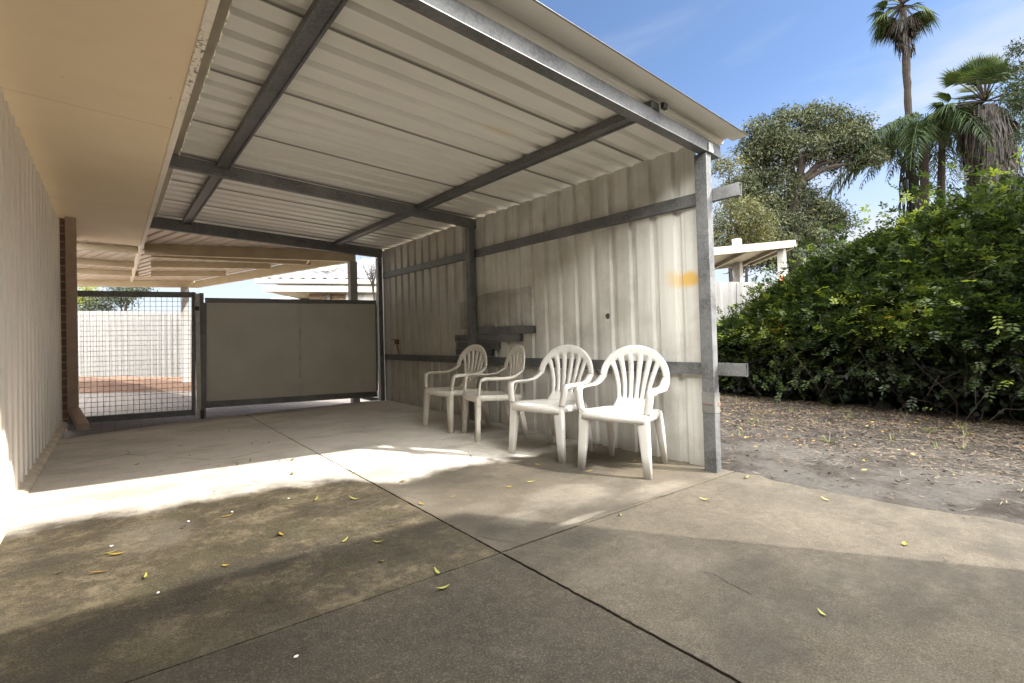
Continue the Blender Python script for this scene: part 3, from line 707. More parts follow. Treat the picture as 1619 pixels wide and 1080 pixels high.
# ================================================================== RIGHT: FENCE AND SMALL CARPORT
FRo = at(1135, 447, 9.2); fdir = _n((at(1330, 447, 9.2) - FRo)*(1,1,0)); fnrm = np.cross(fdir, up)
FR = empty('side_fence', tuple(FRo*(1,1,0)), 'white fence of wide ribbed panels behind the hedge on the right', 'fence')
f0 = FRo*(1,1,0) - fdir*4.2
mb = MB(); rib_sheet(mb, f0 + up*-.1, fdir, up, 11., 2.23, fnrm, .215, .035, .045, .045)
mb.build('sheet', M['sidefence'], FR, solid=.002)
mb = MB(); mb.bar(f0 + fnrm*.13 + up*-.1, f0 + fnrm*.13 + fdir*11 + up*-.1, .01, .01); 
mb = MB(); mb.tube([f0 + fdir*4.52 + fnrm*.06 + up*.3, f0 + fdir*4.50 + fnrm*.06 + up*1.2, f0 + fdir*4.53 + fnrm*.06 + up*2.1], .008, 5); mb.build('wire', M['black'], FR)
K0 = at(1258, 385, 13.); CC = empty('cream_carport', tuple(K0*(1,1,0)), 'small cream carport roof on posts beyond the side fence', 'carport')
kd = _n((at(1135, 397, 11.6) - K0)); kb = _n(at(1132, 418, 15.6) - at(1231, 394, 13.)); kb = np.array([kb[0], kb[1], 0.]); kb = _n(nb*1.0 + nd*.1)
def kp(a_, b2, c2): return K0 + kd*a_ + kb*b2 + up*c2
for b2 in (0, 2.9):
    mb = MB(); mb.bar(kp(0,b2,0), kp(3.4,b2,0), .04, .19, kb); mb.build('fascia', M['creamdim'], CC, bevel=.006)
mb = MB(); mb.bar(kp(.08,0.03,-.03), kp(.08,2.87,-.03), .17, .05, (0,0,1)); mb.build('side_beam', M['creamdim'], CC)
mb = MB(); mb.bar(kp(.5,0.03,-.03), kp(.5,2.87,-.03), .10, .05, (0,0,1)); mb.bar(kp(1.9,0.03,-.03), kp(1.9,2.87,-.03), .10, .05, (0,0,1)); mb.build('rafter', M['creamdim'], CC)
mb = MB(); P = []
for t, z in rib_profile(2.85, .19, .04, .014, .03): P.append([kp(0.03, t+.02, .03 + z), kp(3.4, t+.02, .03 + z)])
mb.grid(P); mb.build('roof_sheet', M['creamdim'], CC, solid=.0012)
for x, y, d, top in ((1237, 437, 13.05, 393), (1167, 437, 15.4, 378)):
    p = at(x, y, d); q = at(x-2, top, d); r = .085 if d < 14 else .11
    mb = MB(); mb.box((p[0]-r, p[1]-r, -.1), (p[0]+r, p[1]+r, q[2])); mb.build('post', M['white'], CC, bevel=.005)

# ================================================================== CHAIRS
def chair(base, ang, label, mat='chair'):
    """monobloc armchair; local x sideways, y forward, z up"""
    ca, sa = math.cos(ang), math.sin(ang)
    fx = np.array([ca, sa, 0]); rx = np.array([sa, -ca, 0])   # forward, sideways (right of the sitter)
    base = np.array(base, float)
    def T(p): return base + p[0]*rx + p[1]*fx + p[2]*up
    root = empty('plastic_chair', tuple(base), label, 'chair', 'white plastic garden chairs along the carport wall')
    m = M[mat]
    # seat
    mb = MB(); ny_, nx_ = 13, 13; P = []
    def half(t): return .232 - .042*t - .0*t
    for i in range(ny_):
        t = i/(ny_-1); row = []
        for j in range(nx_):
            s = -1 + 2*j/(nx_-1)
            y = .232 - .43*t + (.028*(1 - s*s) if t < .5 else 0)*(1 - 2*t)
            x = s*half(t)
            z = .418 - .020*(1 - s*s)*math.sin(math.pi*min(1, t*1.15)) - (.012*max(0, 1 - t*6)**2) - .012*t
            row.append((x, y, z))
        P.append(row)
    P = np.array(P)
    mb.grid([[T(q) for q in r] for r in P])
    rim = [P[0, j] for j in range(nx_)] + [P[i, -1] for i in range(1, ny_)] + [P[-1, j] for j in range(nx_-2, -1, -1)] + [P[i, 0] for i in range(ny_-2, 0, -1)]
    ro = []
    for k, q in enumerate(rim):
        d = _n((q[0], q[1]-.02, 0)); ro.append((q, q + d*.012 - (0,0,.010), q + d*.015 - (0,0,.050)))
    ro.append(ro[0]); mb.grid([[T(x) for x in r] for r in ro])
    mb.build('seat', m, root, smooth=True, solid=.006, merge=True)
    # backrest
    def Bk(x, s): return (x, -.165 - .235*s + .50*x*x - .02*math.sin(math.pi*min(1, s/.48)), .405 + .965*s)
    S0 = .245; RO = (.272, .252); RI = (.222, .178)
    nsl = 6; sw, gw = 12.6, 8.6; a0 = 90 + (nsl*sw + (nsl-1)*gw)/2
    edges = []; ang_ = a0
    for i in range(nsl): edges.append((ang_, ang_ - sw)); ang_ -= sw + gw
    bw_, bg_ = .0295, .0150; xb = -(nsl*bw_ + (nsl-1)*bg_)/2; bed = []
    for i in range(nsl): bed.append((xb, xb + bw_)); xb += bw_ + bg_
    angs = sorted(set([180 - i*(180 - a0)/8 for i in range(8)] + [e for p in edges for e in p] + [ (180-a0) - i*(180-a0)/8 for i in range(9)] + [ (p[0]+p[1])/2 for p in edges]), reverse=True)
    mb = MB()
    arch = []
    for t in angs:
        c, s = math.cos(math.radians(t)), math.sin(math.radians(t))
        inn = (RI[0]*c, S0 + RI[1]*s); ou = (RO[0]*c, S0 + RO[1]*s)
        arch.append([T(Bk(inn[0] + (ou[0]-inn[0])*k/3, inn[1] + (ou[1]-inn[1])*k/3)) for k in range(4)])
    mb.grid(arch)
    for (aL, aR), (bL, bR) in zip(edges, bed):
        P = []
        tl = (RI[0]*math.cos(math.radians(aL)), S0 + RI[1]*math.sin(math.radians(aL)))
        tm_ = (RI[0]*math.cos(math.radians((aL+aR)/2)), S0 + RI[1]*math.sin(math.radians((aL+aR)/2)))
        tr = (RI[0]*math.cos(math.radians(aR)), S0 + RI[1]*math.sin(math.radians(aR)))
        for k in range(11):
            t = k/10; row = []
            for top, bot in ((tl, bL), (tm_, (bL+bR)/2), (tr, bR)):
                x = bot + (top[0] - bot)*(t**1.55); s = .075 + (top[1] - .075)*t
                row.append(T(Bk(x, s)))
            P.append(row)
        mb.grid(P)
    xs_ = [x for p in bed for x in (p[0], (p[0]+p[1])/2, p[1])]
    P = []
    for s, k in ((.075, 1.), (.05, 1.03), (.02, 1.12), (-.005, 1.28)):
        P.append([T(np.array(Bk(x*k, s)) + (0, .0 if s > 0 else .012, 0)) for x in xs_])
    mb.grid(P)
    mb.build('backrest', m, root, smooth=True, solid=.012, merge=True)
    # arms
    for sgn in (-1, 1):
        def B3(x, s): return np.array(Bk(x, s))
        pts = []
        o0 = B3(RO[0], S0); i0 = B3(RI[0], S0)
        ctrl = [(i0, o0),
                (np.array([.224, -.150, .606]), np.array([.281, -.152, .608])),
                (np.array([.228, -.105, .588]), np.array([.287, -.102, .589])),
                (np.array([.232, -.040, .580]), np.array([.290, -.035, .580])),
                (np.array([.235, .06, .578]), np.array([.291, .06, .578])),
                (np.array([.236, .145, .577]), np.array([.291, .145, .577])),
                (np.array([.236, .185, .570]), np.array([.289, .188, .570])),
                (np.array([.235, .206, .548]), np.array([.286, .210, .548])),
                (np.array([.228, .216, .49]), np.array([.279, .220, .49])),
                (np.array([.214, .226, .415]), np.array([.268, .226, .415]))]
        # smooth with Catmull-Rom
        def cr(L, t):
            k = min(int(t), len(L)-2); f_ = t - k
            p0, p1, p2, p3 = L[max(k-1,0)], L[k], L[k+1], L[min(k+2, len(L)-1)]
            return .5*((2*p1) + (-p0+p2)*f_ + (2*p0-5*p1+4*p2-p3)*f_**2 + (-p0+3*p1-3*p2+p3)*f_**3)
        I = [c[0] for c in ctrl]; O = [c[1] for c in ctrl]
        P = []; Ns = 45
        for q in range(Ns+1):
            t = q*(len(ctrl)-1)/Ns; a_, b2 = cr(I, t), cr(O, t); mid = (a_ + b2)/2
            row = [a_, mid, b2]; row = [np.array([sgn*r[0], r[1], r[2]]) for r in row]
            P.append([T(r) for r in row])
        mb = MB(); mb.grid(P)
        # down-turned outer flange
        Fl = []
        for q in range(0, 34):
            t = q*(len(ctrl)-1)/Ns; b2 = cr(O, t); tn = _n(cr(O, min(t+.05, len(ctrl)-1.001)) - cr(O, max(t-.05, 0)))
            inw = np.cross(tn, np.array([1., 0, 0])); inw = _n(inw)
            if inw[2] > 0 and inw[1] < .2: inw = -inw
            k = min(1, q/8)
            Fl.append([T((sgn*b2[0], b2[1], b2[2])), T((sgn*b2[0], b2[1] + inw[1]*0, b2[2] - .022*k))])
        mb.grid(Fl)
        mb.build('armrest', m, root, smooth=True, solid=.012, merge=True)
    # legs
    def leg(sx, secs):
        mb = MB(); rows = []
        for (z, xo, xi, yf, yb) in secs:
            r = .25; pts = []
            cx_, cy_ = (xo+xi)/2, (yf+yb)/2; hx, hy = abs(xo-xi)/2, abs(yf-yb)/2
            for k in range(16):
                t = 2*math.pi*(k+.5)/16; c, s = math.cos(t), math.sin(t); e = .45
                pts.append((sx*(cx_ + hx*math.copysign(abs(c)**e, c)), cy_ + hy*math.copysign(abs(s)**e, s), z))
            rows.append([T(p) for p in pts] + [T(pts[0])])
        mb.grid(rows); nb_ = len(mb.v); 
        mb.add([T(p) for p in pts], [tuple(range(16))])
        mb.build('leg', m, root, smooth=True, merge=True)
    for sx in (-1, 1):
        leg(sx, [(.412,.254,.110,.246,.205),(.392,.254,.138,.247,.20),(.370,.255,.158,.248,.20),(.34,.256,.171,.249,.20),(.28,.258,.181,.251,.204),(.15,.263,.197,.256,.213),(.0,.267,.217,.262,.224)])
        leg(sx, [(.405,.222,.150,-.12,-.19),(.37,.222,.152,-.135,-.20),(.32,.223,.160,-.152,-.212),(.2,.225,.172,-.185,-.238),(.0,.229,.192,-.232,-.268)])
    return root
def chair_from(fl_, fr2, back, lab, mat='chair'):
    """front-left/right foot pixels decide the place; back = heading"""
    a_, b2 = ongr(*fl_), ongr(*fr2); mid = (a_ + b2)/2
    fw = np.array([math.cos(back), math.sin(back), 0]); c = mid - fw*.243
    return chair((c[0], c[1], 0), back, lab, mat)
PI = math.pi
chair_from((919,741), (1025,757), PI + .285, 'white plastic armchair nearest the steel corner post, largest of the row')
chair_from((806,716), (893,732), PI + .20, 'white plastic armchair second from the corner post, below the bare wall')
chair_from((734,683), (755.5,700.5), PI - .34, 'white plastic armchair turned side-on, third from the corner post', 'chair_old')
chair_from((671,675), (714,684), PI + .03, 'white plastic armchair farthest from the corner post, nearest the gate', 'chair_old')

# ================================================================== VEGETATION
def rand_dirs(n):
    d = rng.normal(size=(n, 3)); return d/np.linalg.norm(d, axis=1)[:, None]
def leaf_quads(c, d, nrm, L, Wd):
    """rhombic leaves at c pointing along d"""
    s = np.cross(d, nrm); s /= np.linalg.norm(s, axis=1)[:, None] + 1e-9
    L = np.asarray(L)[:, None]; Wd = np.asarray(Wd)[:, None]
    return np.stack([c, c + d*L*.45 + s*Wd*.5, c + d*L, c + d*L*.45 - s*Wd*.5], 1)
def nz3(p, sc_): return np.array([mnoise.noise((q[0]*sc_, q[1]*sc_, q[2]*sc_)) for q in p])

# ---- hedge
HS = np.array([  # v, spine u, half depth, height
    [5.6, 9.0, .7, 1.1], [4.6, 9.05, .85, 1.08], [3.9, 9.05, .95, 1.36], [3.3, 9.05, 1.1, 1.85], [2.6, 9.05, 1.3, 2.22], [1.9, 9.05, 1.6, 2.34], [1.2, 9.05, 1.85, 2.52], [.4, 9.0, 2.0, 2.80], [-.6, 9.0, 2.1, 2.85], [-2.2, 9.0, 2.1, 2.9]])[::-1]
def hedge_par(v): return [np.interp(v, HS[:, 0], HS[:, k]) for k in (1, 2, 3)]
HG = empty('flowering_hedge', (8.4, 2., 0), 'big dense green hedge with a few orange flowers along the earth bed', 'hedge')
ns = 30000
vv_ = rng.uniform(-2.0, 5.5, ns); vv_[:13000] = rng.uniform(.2, 5.3, 13000)
ph = rng.uniform(-.18*math.pi, .80*math.pi, ns)
U0, HD, HT = hedge_par(vv_)
rad = 1.0 - np.abs(rng.normal(0, .13, ns)) + .05 + rng.uniform(.05, .36, ns)*(rng.random(ns) < .10)
lump = np.array([.30*mnoise.noise((a_*.9, b2*1.5, 1.)) + .20*mnoise.noise((a_*3.1, b2*4.2, 5.)) for a_, b2 in zip(vv_, ph)])
rad = rad*(1 + lump)
cx_ = U0 - np.cos(ph)*HD*rad
ch = HT*.46
cz = ch + np.where(np.sin(ph) > 0, np.sin(ph)*(HT - ch), np.sin(ph)*ch*1.25)*rad
cen = np.stack([cx_, vv_, cz], 1); keep = cen[:, 2] > .12
# the lower front is bare and shady: fewer sprays
keep &= ~((cen[:, 2] < .95) & (rng.random(ns) < .84)) 
cen = cen[keep]; ph = ph[keep]; vv_ = vv_[keep]; rad = rad[keep]
outw = np.stack([-np.cos(ph), np.zeros_like(ph), np.sin(ph)], 1)
dirs = outw*.8 + rand_dirs(len(cen))*.9 + np.array([0, 0, .25]); dirs /= np.linalg.norm(dirs, axis=1)[:, None]
nl = 9; Q = []; MIi = []
side = np.cross(dirs, np.array([0, 0, 1.]) + rand_dirs(len(cen))*.3); side /= np.linalg.norm(side, axis=1)[:, None]
nr = np.cross(side, dirs)
Ls = rng.uniform(.09, .17, len(cen))
tone = rng.random(len(cen)) + .35*nz3(cen, 1.3)
for k in range(nl):
    t = (k//2 + .6)/(nl/2 + .2); sg = 1 if k % 2 else -1
    if k == nl-1: dd = dirs.copy(); t = .95
    else: dd = dirs*.45 + side*sg*.9 - nr*.1
    dd = dd + rand_dirs(len(cen))*.22; dd /= np.linalg.norm(dd, axis=1)[:, None]
    c0 = cen + dirs*(Ls*t)[:, None] - nr*(Ls*.35*t*t)[:, None]
    Q.append(leaf_quads(c0, dd, nr + rand_dirs(len(cen))*.35, rng.uniform(.5, 1.25, len(cen))*.058, rng.uniform(.020, .034, len(cen))))
    hi = (cen[:, 2]/np.interp(vv_, HS[:, 0], HS[:, 3]))
    mi = np.where(tone < .42, 0, np.where(tone < .93, 1, 2)); mi = np.where((tone > 1.19) , 3, mi)
    MIi.append(mi)
leaf_mesh('foliage', np.concatenate(Q), [LF['dark'], LF['mid'], LF['lime'], LF['yellow']], np.concatenate(MIi), HG)
# inner leaves, coloured dark to paint the shade inside the hedge
ni = 60000; v2 = rng.uniform(-2, 5.4, ni); p2 = rng.uniform(-.1, math.pi, ni); r2 = rng.uniform(.05, .86, ni)
U0, HD, HT = hedge_par(v2); c2 = np.stack([U0 - np.cos(p2)*HD*r2, v2, .06 + np.abs(np.sin(p2))*(HT-.2)*r2 + rng.uniform(0, .5, ni)], 1)
big = np.where(r2 < .5, 2.2, 1.); d2 = rand_dirs(ni); leaf_mesh('inner_foliage', leaf_quads(c2, d2, rand_dirs(ni), rng.uniform(.06, .11, ni)*big, rng.uniform(.04, .07, ni)*big), [LF['pine'], LF['deaddark']], (rng.random(ni) < .3).astype(int), HG)
mb = MB()
for i in range(110):
    v0 = rng.uniform(-1.2, 5.0); U0_, HD_, HT_ = hedge_par(v0)
    b0 = np.array([U0_ - rng.uniform(-.3, .75)*HD_, v0, -.03]); lean = np.array([-rng.uniform(-.3, .5)*HD_, rng.uniform(-.6, .6), HT_*rng.uniform(.3, .7)])
    pts = [b0 + lean*t + np.array([0, .12*math.sin(t*5 + i), .05*math.sin(t*4+i)]) - np.array([.25*HD_*math.sin(t*math.pi)*(i % 3 == 0), 0, 0]) for t in np.linspace(0, 1, 6)]
    mb.tube(pts, list(np.linspace(rng.uniform(.005, .011), .002, 6)), 5)
for i in range(60):   # trailing bare shoots near the ground
    v0 = rng.uniform(-.3, 4.3); U0_, HD_, HT_ = hedge_par(v0)
    b0 = np.array([U0_ - HD_*rng.uniform(.7, .95), v0, rng.uniform(.2, .8)]); d = np.array([-rng.uniform(.1, .5), rng.uniform(-.5, .5), rng.uniform(-.4, .25)])
    mb.tube([b0, b0 + d*.5 + up*.1, b0 + d + up*rng.uniform(-.2, .1)], [.004, .003, .002], 4)
mb.build('stems', M['bark'], HG)
def flower(p):
    mb = MB(); p = np.array(p)
    for k in range(9):
        d = rand_dirs(1)[0]; d[0] -= .5; d = _n(d); mb.tube([p, p + d*.035, p + d*.06], [.004, .008, .013], 5)
    mb.build('blossom', M['petal'], HG)
for (x, y, dd) in ((1535,432,6.55), (1545,430,6.5), (1594,408,6.1), (1460,375,7.3), (1405,383,7.7), (1290,438,8.1), (1545,408,6.9), (1378,436,7.7), (1238,441,8.3), (1340,455,7.6)): flower(at(x, y, dd))

# ---- broadleaf trees
def limbs(mb, base, tops, r0, bend=.3):
    for t in tops:
        t = np.array(t, float); b0 = np.array(base, float); m1 = b0*.55 + t*.45 + rand_dirs(1)[0]*bend*.6 + up*bend*.3; m2 = b0*.22 + t*.78 + rand_dirs(1)[0]*bend*.5
        mb.tube([b0, m1, m2, t], [r0, r0*.7, r0*.4, r0*.15], 7)
        for k in range(4):
            s = m1*(1-k/4) + m2*(k/4); e = s + rand_dirs(1)[0]*bend*2.2 + up*bend*.5
            mb.tube([s, (s+e)/2 + rand_dirs(1)[0]*bend*.2, e], [r0*.3, r0*.18, r0*.06], 5)
def crown(name, blobs, nper, L, Wd, mats, probs, parent, droop=.4, clump=.42, thin=.55):
    """leaf clusters spread through ellipsoids (cx, cy, cz, rx, rz)"""
    Q = []; MI_ = []
    for (c, r) in blobs:
        c = np.array(c, float); r = np.array(r, float)
        vol = r[0]*r[2]; ncl = max(6, int(nper*vol))
        dcl = rand_dirs(ncl); rr = rng.uniform(.35, 1.02, ncl)**.6
        cl = c + dcl*rr[:, None]*r*(1 + .22*nz3(dcl*3 + c, 1.)[:, None])
        tn = rng.random(ncl)
        nlv = 46
        cc = np.repeat(cl, nlv, 0); off = rng.normal(size=(len(cc), 3))*np.array([clump, clump, clump*.62])*.55
        p = cc + off
        d = rand_dirs(len(p)) + np.array([0, 0, -droop]); d /= np.linalg.norm(d, axis=1)[:, None]
        Q.append(leaf_quads(p, d, rand_dirs(len(p)), rng.uniform(L*.7, L*1.3, len(p)), rng.uniform(Wd*.7, Wd*1.3, len(p))))
        tt = np.repeat(tn, nlv) + rng.normal(0, .22, len(p)); MI_.append(np.clip(np.searchsorted(probs, tt), 0, len(mats)-1))
    return leaf_mesh(name, np.concatenate(Q), mats, np.concatenate(MI_), parent)
def px_blobs(lst, d, depth=1.):
    out = []
    for x, y, rx, ry in lst:
        k = d/F; c = at(x, y, d + rng.uniform(-.8, .8)); out.append((c, (rx*k, rx*k*depth, ry*k)))
    return out
D = 26.
g0 = at(1262, 540, D)*(1,1,0)
GT = empty('gum_tree', tuple(g0), 'large spreading grey-green tree behind the small cream carport', 'tree')
bl = px_blobs([(1210,215,34,28),(1250,198,38,24),(1300,192,36,24),(1345,205,28,26),(1368,235,20,28),(1320,225,40,22),(1230,240,40,26),(1190,240,22,22),(1335,255,28,14),(1275,235,30,22),
    (1190,290,24,30),(1225,300,40,36),(1265,325,34,34),(1300,345,30,30),(1320,355,22,20),(1250,370,44,36),(1200,345,34,44),(1170,300,26,26),(1290,385,28,24),(1215,395,44,34),(1165,400,30,30),(1390,245,12,12)], D)
crown('crown', bl, 75, .19, .062, [LF['gumdark'], LF['gummid'], LF['gumpale']], [.42, .86], GT)
mb = MB(); fork = at(1262, 292, D); mb.tube([g0 + up*-.1, at(1258, 420, D), at(1252, 350, D), fork], [.42, .36, .30, .24], 9)
limbs(mb, fork, [at(1300,225,D), at(1350,240,D), at(1220,230,D), at(1250,205,D-1), at(1375,240,D), at(1335,215,D)], .17, .5)
limbs(mb, at(1256,345,D), [at(1310,350,D), at(1200,300,D), at(1300,330,D-.5)], .15, .4); mb.build('trunk', M['bark'], GT)
D = 22.
g0 = at(1165, 540, D)*(1,1,0)
OT = empty('olive_tree', tuple(g0), 'yellowish olive-green bushy tree beside the steel corner post', 'tree')
crown('crown', px_blobs([(1165,340,32,26),(1195,365,26,22),(1150,372,30,22),(1185,330,20,16),(1150,262,18,14),(1205,395,20,16)], D), 80, .15, .05, [LF['gummid'], LF['olive'], LF['gumpale']], [.42, .85], OT)
mb = MB(); limbs(mb, g0 + up*-.1, [at(1165,350,D), at(1190,365,D), at(1150,360,D), at(1152,262,D)], .12, .3); mb.build('trunk', M['bark'], OT)
# dark tree at the right edge
D = 13.
g0 = at(1680, 540, D)*(1,1,0)
DT = empty('dark_tree', tuple(g0), 'dark fine-leaved tree reaching in at the right edge beside the shaggy palm', 'tree')
crown('crown', px_blobs([(1612,95,16,16),(1610,125,22,16),(1596,140,16,12),(1612,165,18,16),(1640,110,30,40),(1660,170,40,50),(1700,100,60,70),(1612,75,14,9),(1618,205,12,12),(1650,240,26,30),(1602,160,8,12)], D), 55, .10, .03, [LF['pine'], LF['dark'], LF['mid']], [.6, .93], DT, clump=.22)
mb = MB(); mb.tube([g0 + up*-.1, at(1682,350,D), at(1670,200,D)], [.2,.16,.12], 8); limbs(mb, at(1672,230,D), [at(1620,100,D), at(1610,165,D), at(1700,90,D), at(1640,110,D)], .08, .3); mb.build('trunk', M['bark'], DT)

# ---- palms
def fan_frond(c, d, L, petiole, spread=3.5, nseg=30, droop=.35, fold=.25):
    """fan leaf: returns list of quads (blades), and petiole end"""
    c = np.array(c, float); d = _n(d); s = np.cross(d, up); s = _n(s) if np.linalg.norm(s) > .05 else np.array([1.,0,0]); nn = np.cross(s, d)
    hub = c + d*petiole - up*petiole*.12; q = []
    for k in range(nseg):
        a_ = spread*(-.5 + k/(nseg-1)); dd = d*math.cos(a_) + s*math.sin(a_)
        l = L*(.72 + .28*math.cos(a_*.8))*rng.uniform(.88, 1.05); wd = L*.034
        mid = hub + dd*l*.55 - nn*0; tip = hub + dd*l - up*l*droop*rng.uniform(.6, 1.5)
        ss = np.cross(dd, nn); lift = nn*fold*l*.06*(1 if k % 2 else -1)
        q.append([hub, mid + ss*wd + lift, mid - ss*wd - lift, hub]); q.append([mid + ss*wd + lift, tip, tip, mid - ss*wd - lift])
    return q, hub
def palm_fan(root, cx_, cy_, D, nlive, L, pet, ndead, seed, elev=(-.5, 1.2), skirt=None):
    top = at(cx_, cy_, D); Q = []; MI_ = []; st = MB()
    for i in range(nlive):
        az = rng.uniform(0, 2*math.pi); el = rng.uniform(*elev); d = np.array([math.cos(az)*math.cos(el), math.sin(az)*math.cos(el), math.sin(el)])
        q, hub = fan_frond(top + rand_dirs(1)[0]*.12, d, L*rng.uniform(.85, 1.1), pet*rng.uniform(.75, 1.15), droop=.08 + .22*(el < .5) + .25*(el < .1), spread=2.6)
        Q += q; MI_ += [0 if rng.random() < .6 else 1]*len(q); st.tube([top, (top+hub)/2 + up*.05, hub], [.035,.028,.018], 5)
    for i in range(ndead):
        az = rng.uniform(0, 2*math.pi); el = rng.uniform(-1.45, -.75); d = np.array([math.cos(az)*math.cos(el), math.sin(az)*math.cos(el), math.sin(el)])
        q, hub = fan_frond(top - up*rng.uniform(0, .5), d, L*rng.uniform(.6, .9), pet*.75, spread=1.4, nseg=14, droop=.5)
        Q += q; MI_ += [2 if rng.random() < .6 else 3]*len(q)
    leaf_mesh('fronds', np.array(Q), [LF['palm'], LF['palmlight'], LF['dead'], LF['deaddark']], MI_, root)
    st.build('stalks', LF['dead'], root)
def skirt(root, pix, D, n, Lr, wd=.07, mats=('dead','deaddark')):
    """hanging dead strips round the trunk; pix = [(x, y, halfwidth px)] top to bottom"""
    Q = []; MI_ = []; ys = [p[1] for p in pix]
    for i in range(n):
        y = rng.uniform(ys[0], ys[-1]); x = np.interp(y, ys, [p[0] for p in pix]); hw = np.interp(y, ys, [p[2] for p in pix])*D/F
        a_ = rng.uniform(0, 2*math.pi); rr = hw*rng.uniform(.72, 1.03); c = at(x, y, D) + np.array([math.cos(a_)*rr, math.sin(a_)*rr, 0])
        l = rng.uniform(*Lr); o_ = np.array([math.cos(a_), math.sin(a_), 0]); s = np.array([-math.sin(a_), math.cos(a_), 0]) + rand_dirs(1)[0]*.4
        m1 = c - up*l*.5 + o_*rng.uniform(-.02, .10) + rand_dirs(1)[0]*.05; e = c - up*l + o_*rng.uniform(-.10, .22) + rand_dirs(1)[0]*.10
        w2 = wd*rng.uniform(.4, 1.2)
        Q.append([c - s*w2*.3, c + s*w2*.3, m1 + s*w2*.5, m1 - s*w2*.5]); Q.append([m1 - s*w2*.5, m1 + s*w2*.5, e, e])
        MI_ += [0 if rng.random() < .45 else 1]*2
    leaf_mesh('dead_skirt', np.array(Q), [LF[m_] for m_ in mats], MI_, root)
D = 30.
p0 = at(1447, 545, D)*(1,1,0)
TP = empty('tall_palm', tuple(p0), 'very tall slim fan palm with a ragged drooping crown against the sky', 'palm tree')
mb = MB(); tr = [(1447,545),(1445,400),(1443,300),(1438,215),(1435,150),(1432,85),(1430,40),(1427,10)]
pts = []; rd = []
for i in range(len(tr)-1):
    for k in range(7):
        t = k/7; x = tr[i][0]*(1-t) + tr[i+1][0]*t; y = tr[i][1]*(1-t) + tr[i+1][1]*t
        pts.append(at(x + rng.uniform(-.6,.6), y, D)); rd.append(.21*(1 + .10*rng.uniform(-1, 1)) - .03*(i/7))
mb.tube(pts, rd, 10); mb.build('trunk', M['bark'], TP)
palm_fan(TP, 1427, 8, D, 30, 1.05, 1.05, 26, 1, elev=(-.75, 1.3))
skirt(TP, [(1428,25,15),(1431,48,17),(1433,75,9)], D, 150, (.5,1.1), .10)
skirt(TP, [(1440,190,10),(1442,230,20),(1444,290,18),(1446,345,17)], D, 330, (.6,1.5), .12, ('deaddark','pine'))
D = 23.
p0 = at(1577, 545, D)*(1,1,0)
SP = empty('shaggy_palm', tuple(p0), 'stout fan palm with a thick brown skirt of dead fronds', 'palm tree')
mb = MB(); mb.tube([p0 - up*.1, at(1572,400,D), at(1568,300,D), at(1560,170,D)], [.5,.48,.5,.4], 10); mb.build('trunk', LF['deaddark'], SP)
palm_fan(SP, 1558, 160, D, 40, 1.0, 1.4, 26, 2, elev=(-.1, 1.5))
skirt(SP, [(1556,168,16),(1556,185,30),(1562,215,33),(1568,260,30),(1573,330,28)], D, 3000, (.7,1.7), .06)
def pinnate(root, cx_, cy_, D, nf, L, seed, azs=None):
    top = at(cx_, cy_, D); Q = []; MI_ = []; st = MB()
    for i in range(nf):
        az = rng.uniform(0, 2*math.pi) if azs is None else azs[i % len(azs)] + rng.normal(0, .25)
        el = rng.uniform(.1, 1.3); l = L*rng.uniform(.8, 1.15); h_ = np.array([math.cos(az), math.sin(az), 0])
        ns_ = 34; prev = None
        rach = []
        for k in range(ns_+1):
            t = k/ns_; rach.append(top + h_*l*(math.cos(el)*t + .25*math.sin(t*1.4)) + up*(l*math.sin(el)*t*.9 - l*1.05*t**2.2))
        st.tube(rach[::6] + [rach[-1]], list(np.linspace(.035, .008, len(rach[::6])+1)), 5)
        for k in range(3, ns_):
            p = rach[k]; tg = _n(rach[k+1] - rach[k-1]); s = np.cross(tg, up); s = _n(s)
            for sg in (-1, 1):
                for rep in range(2):
                    ll = L*.24*math.sin(math.pi*(.15 + .8*k/ns_))*rng.uniform(.8, 1.15)
                    d = _n(s*sg*.8 + tg*.55 + rand_dirs(1)[0]*.25); m1 = p + d*ll*.5; e = p + d*ll - up*ll*.55
                    w_ = np.cross(d, up + rand_dirs(1)[0]*.5); w_ = _n(w_)*.028
                    Q.append([p, m1 + w_, e, m1 - w_]); MI_.append(0 if rng.random() < .65 else 1)
    leaf_mesh('fronds', np.array(Q), [LF['queen'], LF['palm']], MI_, root); st.build('stalks', LF['palm'], root)
D = 25.
for (tx, ty, bx, nf, L, lab) in ((1462,215,1462,26,4.1,'feather palm with drooping fronds just behind the tall palm trunk'), (1490,200,1485,26,3.8,'feather palm with upright green fronds between the tall palm and the shaggy palm')):
    D += 1.2; p0 = at(bx, 545, D)*(1,1,0); r = empty('feather_palm', tuple(p0), lab, 'palm tree', 'feather palms behind the hedge')
    mb = MB(); mb.tube([p0 - up*.1, at(bx, 400, D), at((bx+tx)/2, 310, D), at(tx, ty, D)], [.24,.21,.2,.14], 9); mb.build('trunk', M['bark'], r)
    pinnate(r, tx, ty, D, nf, L, 3)
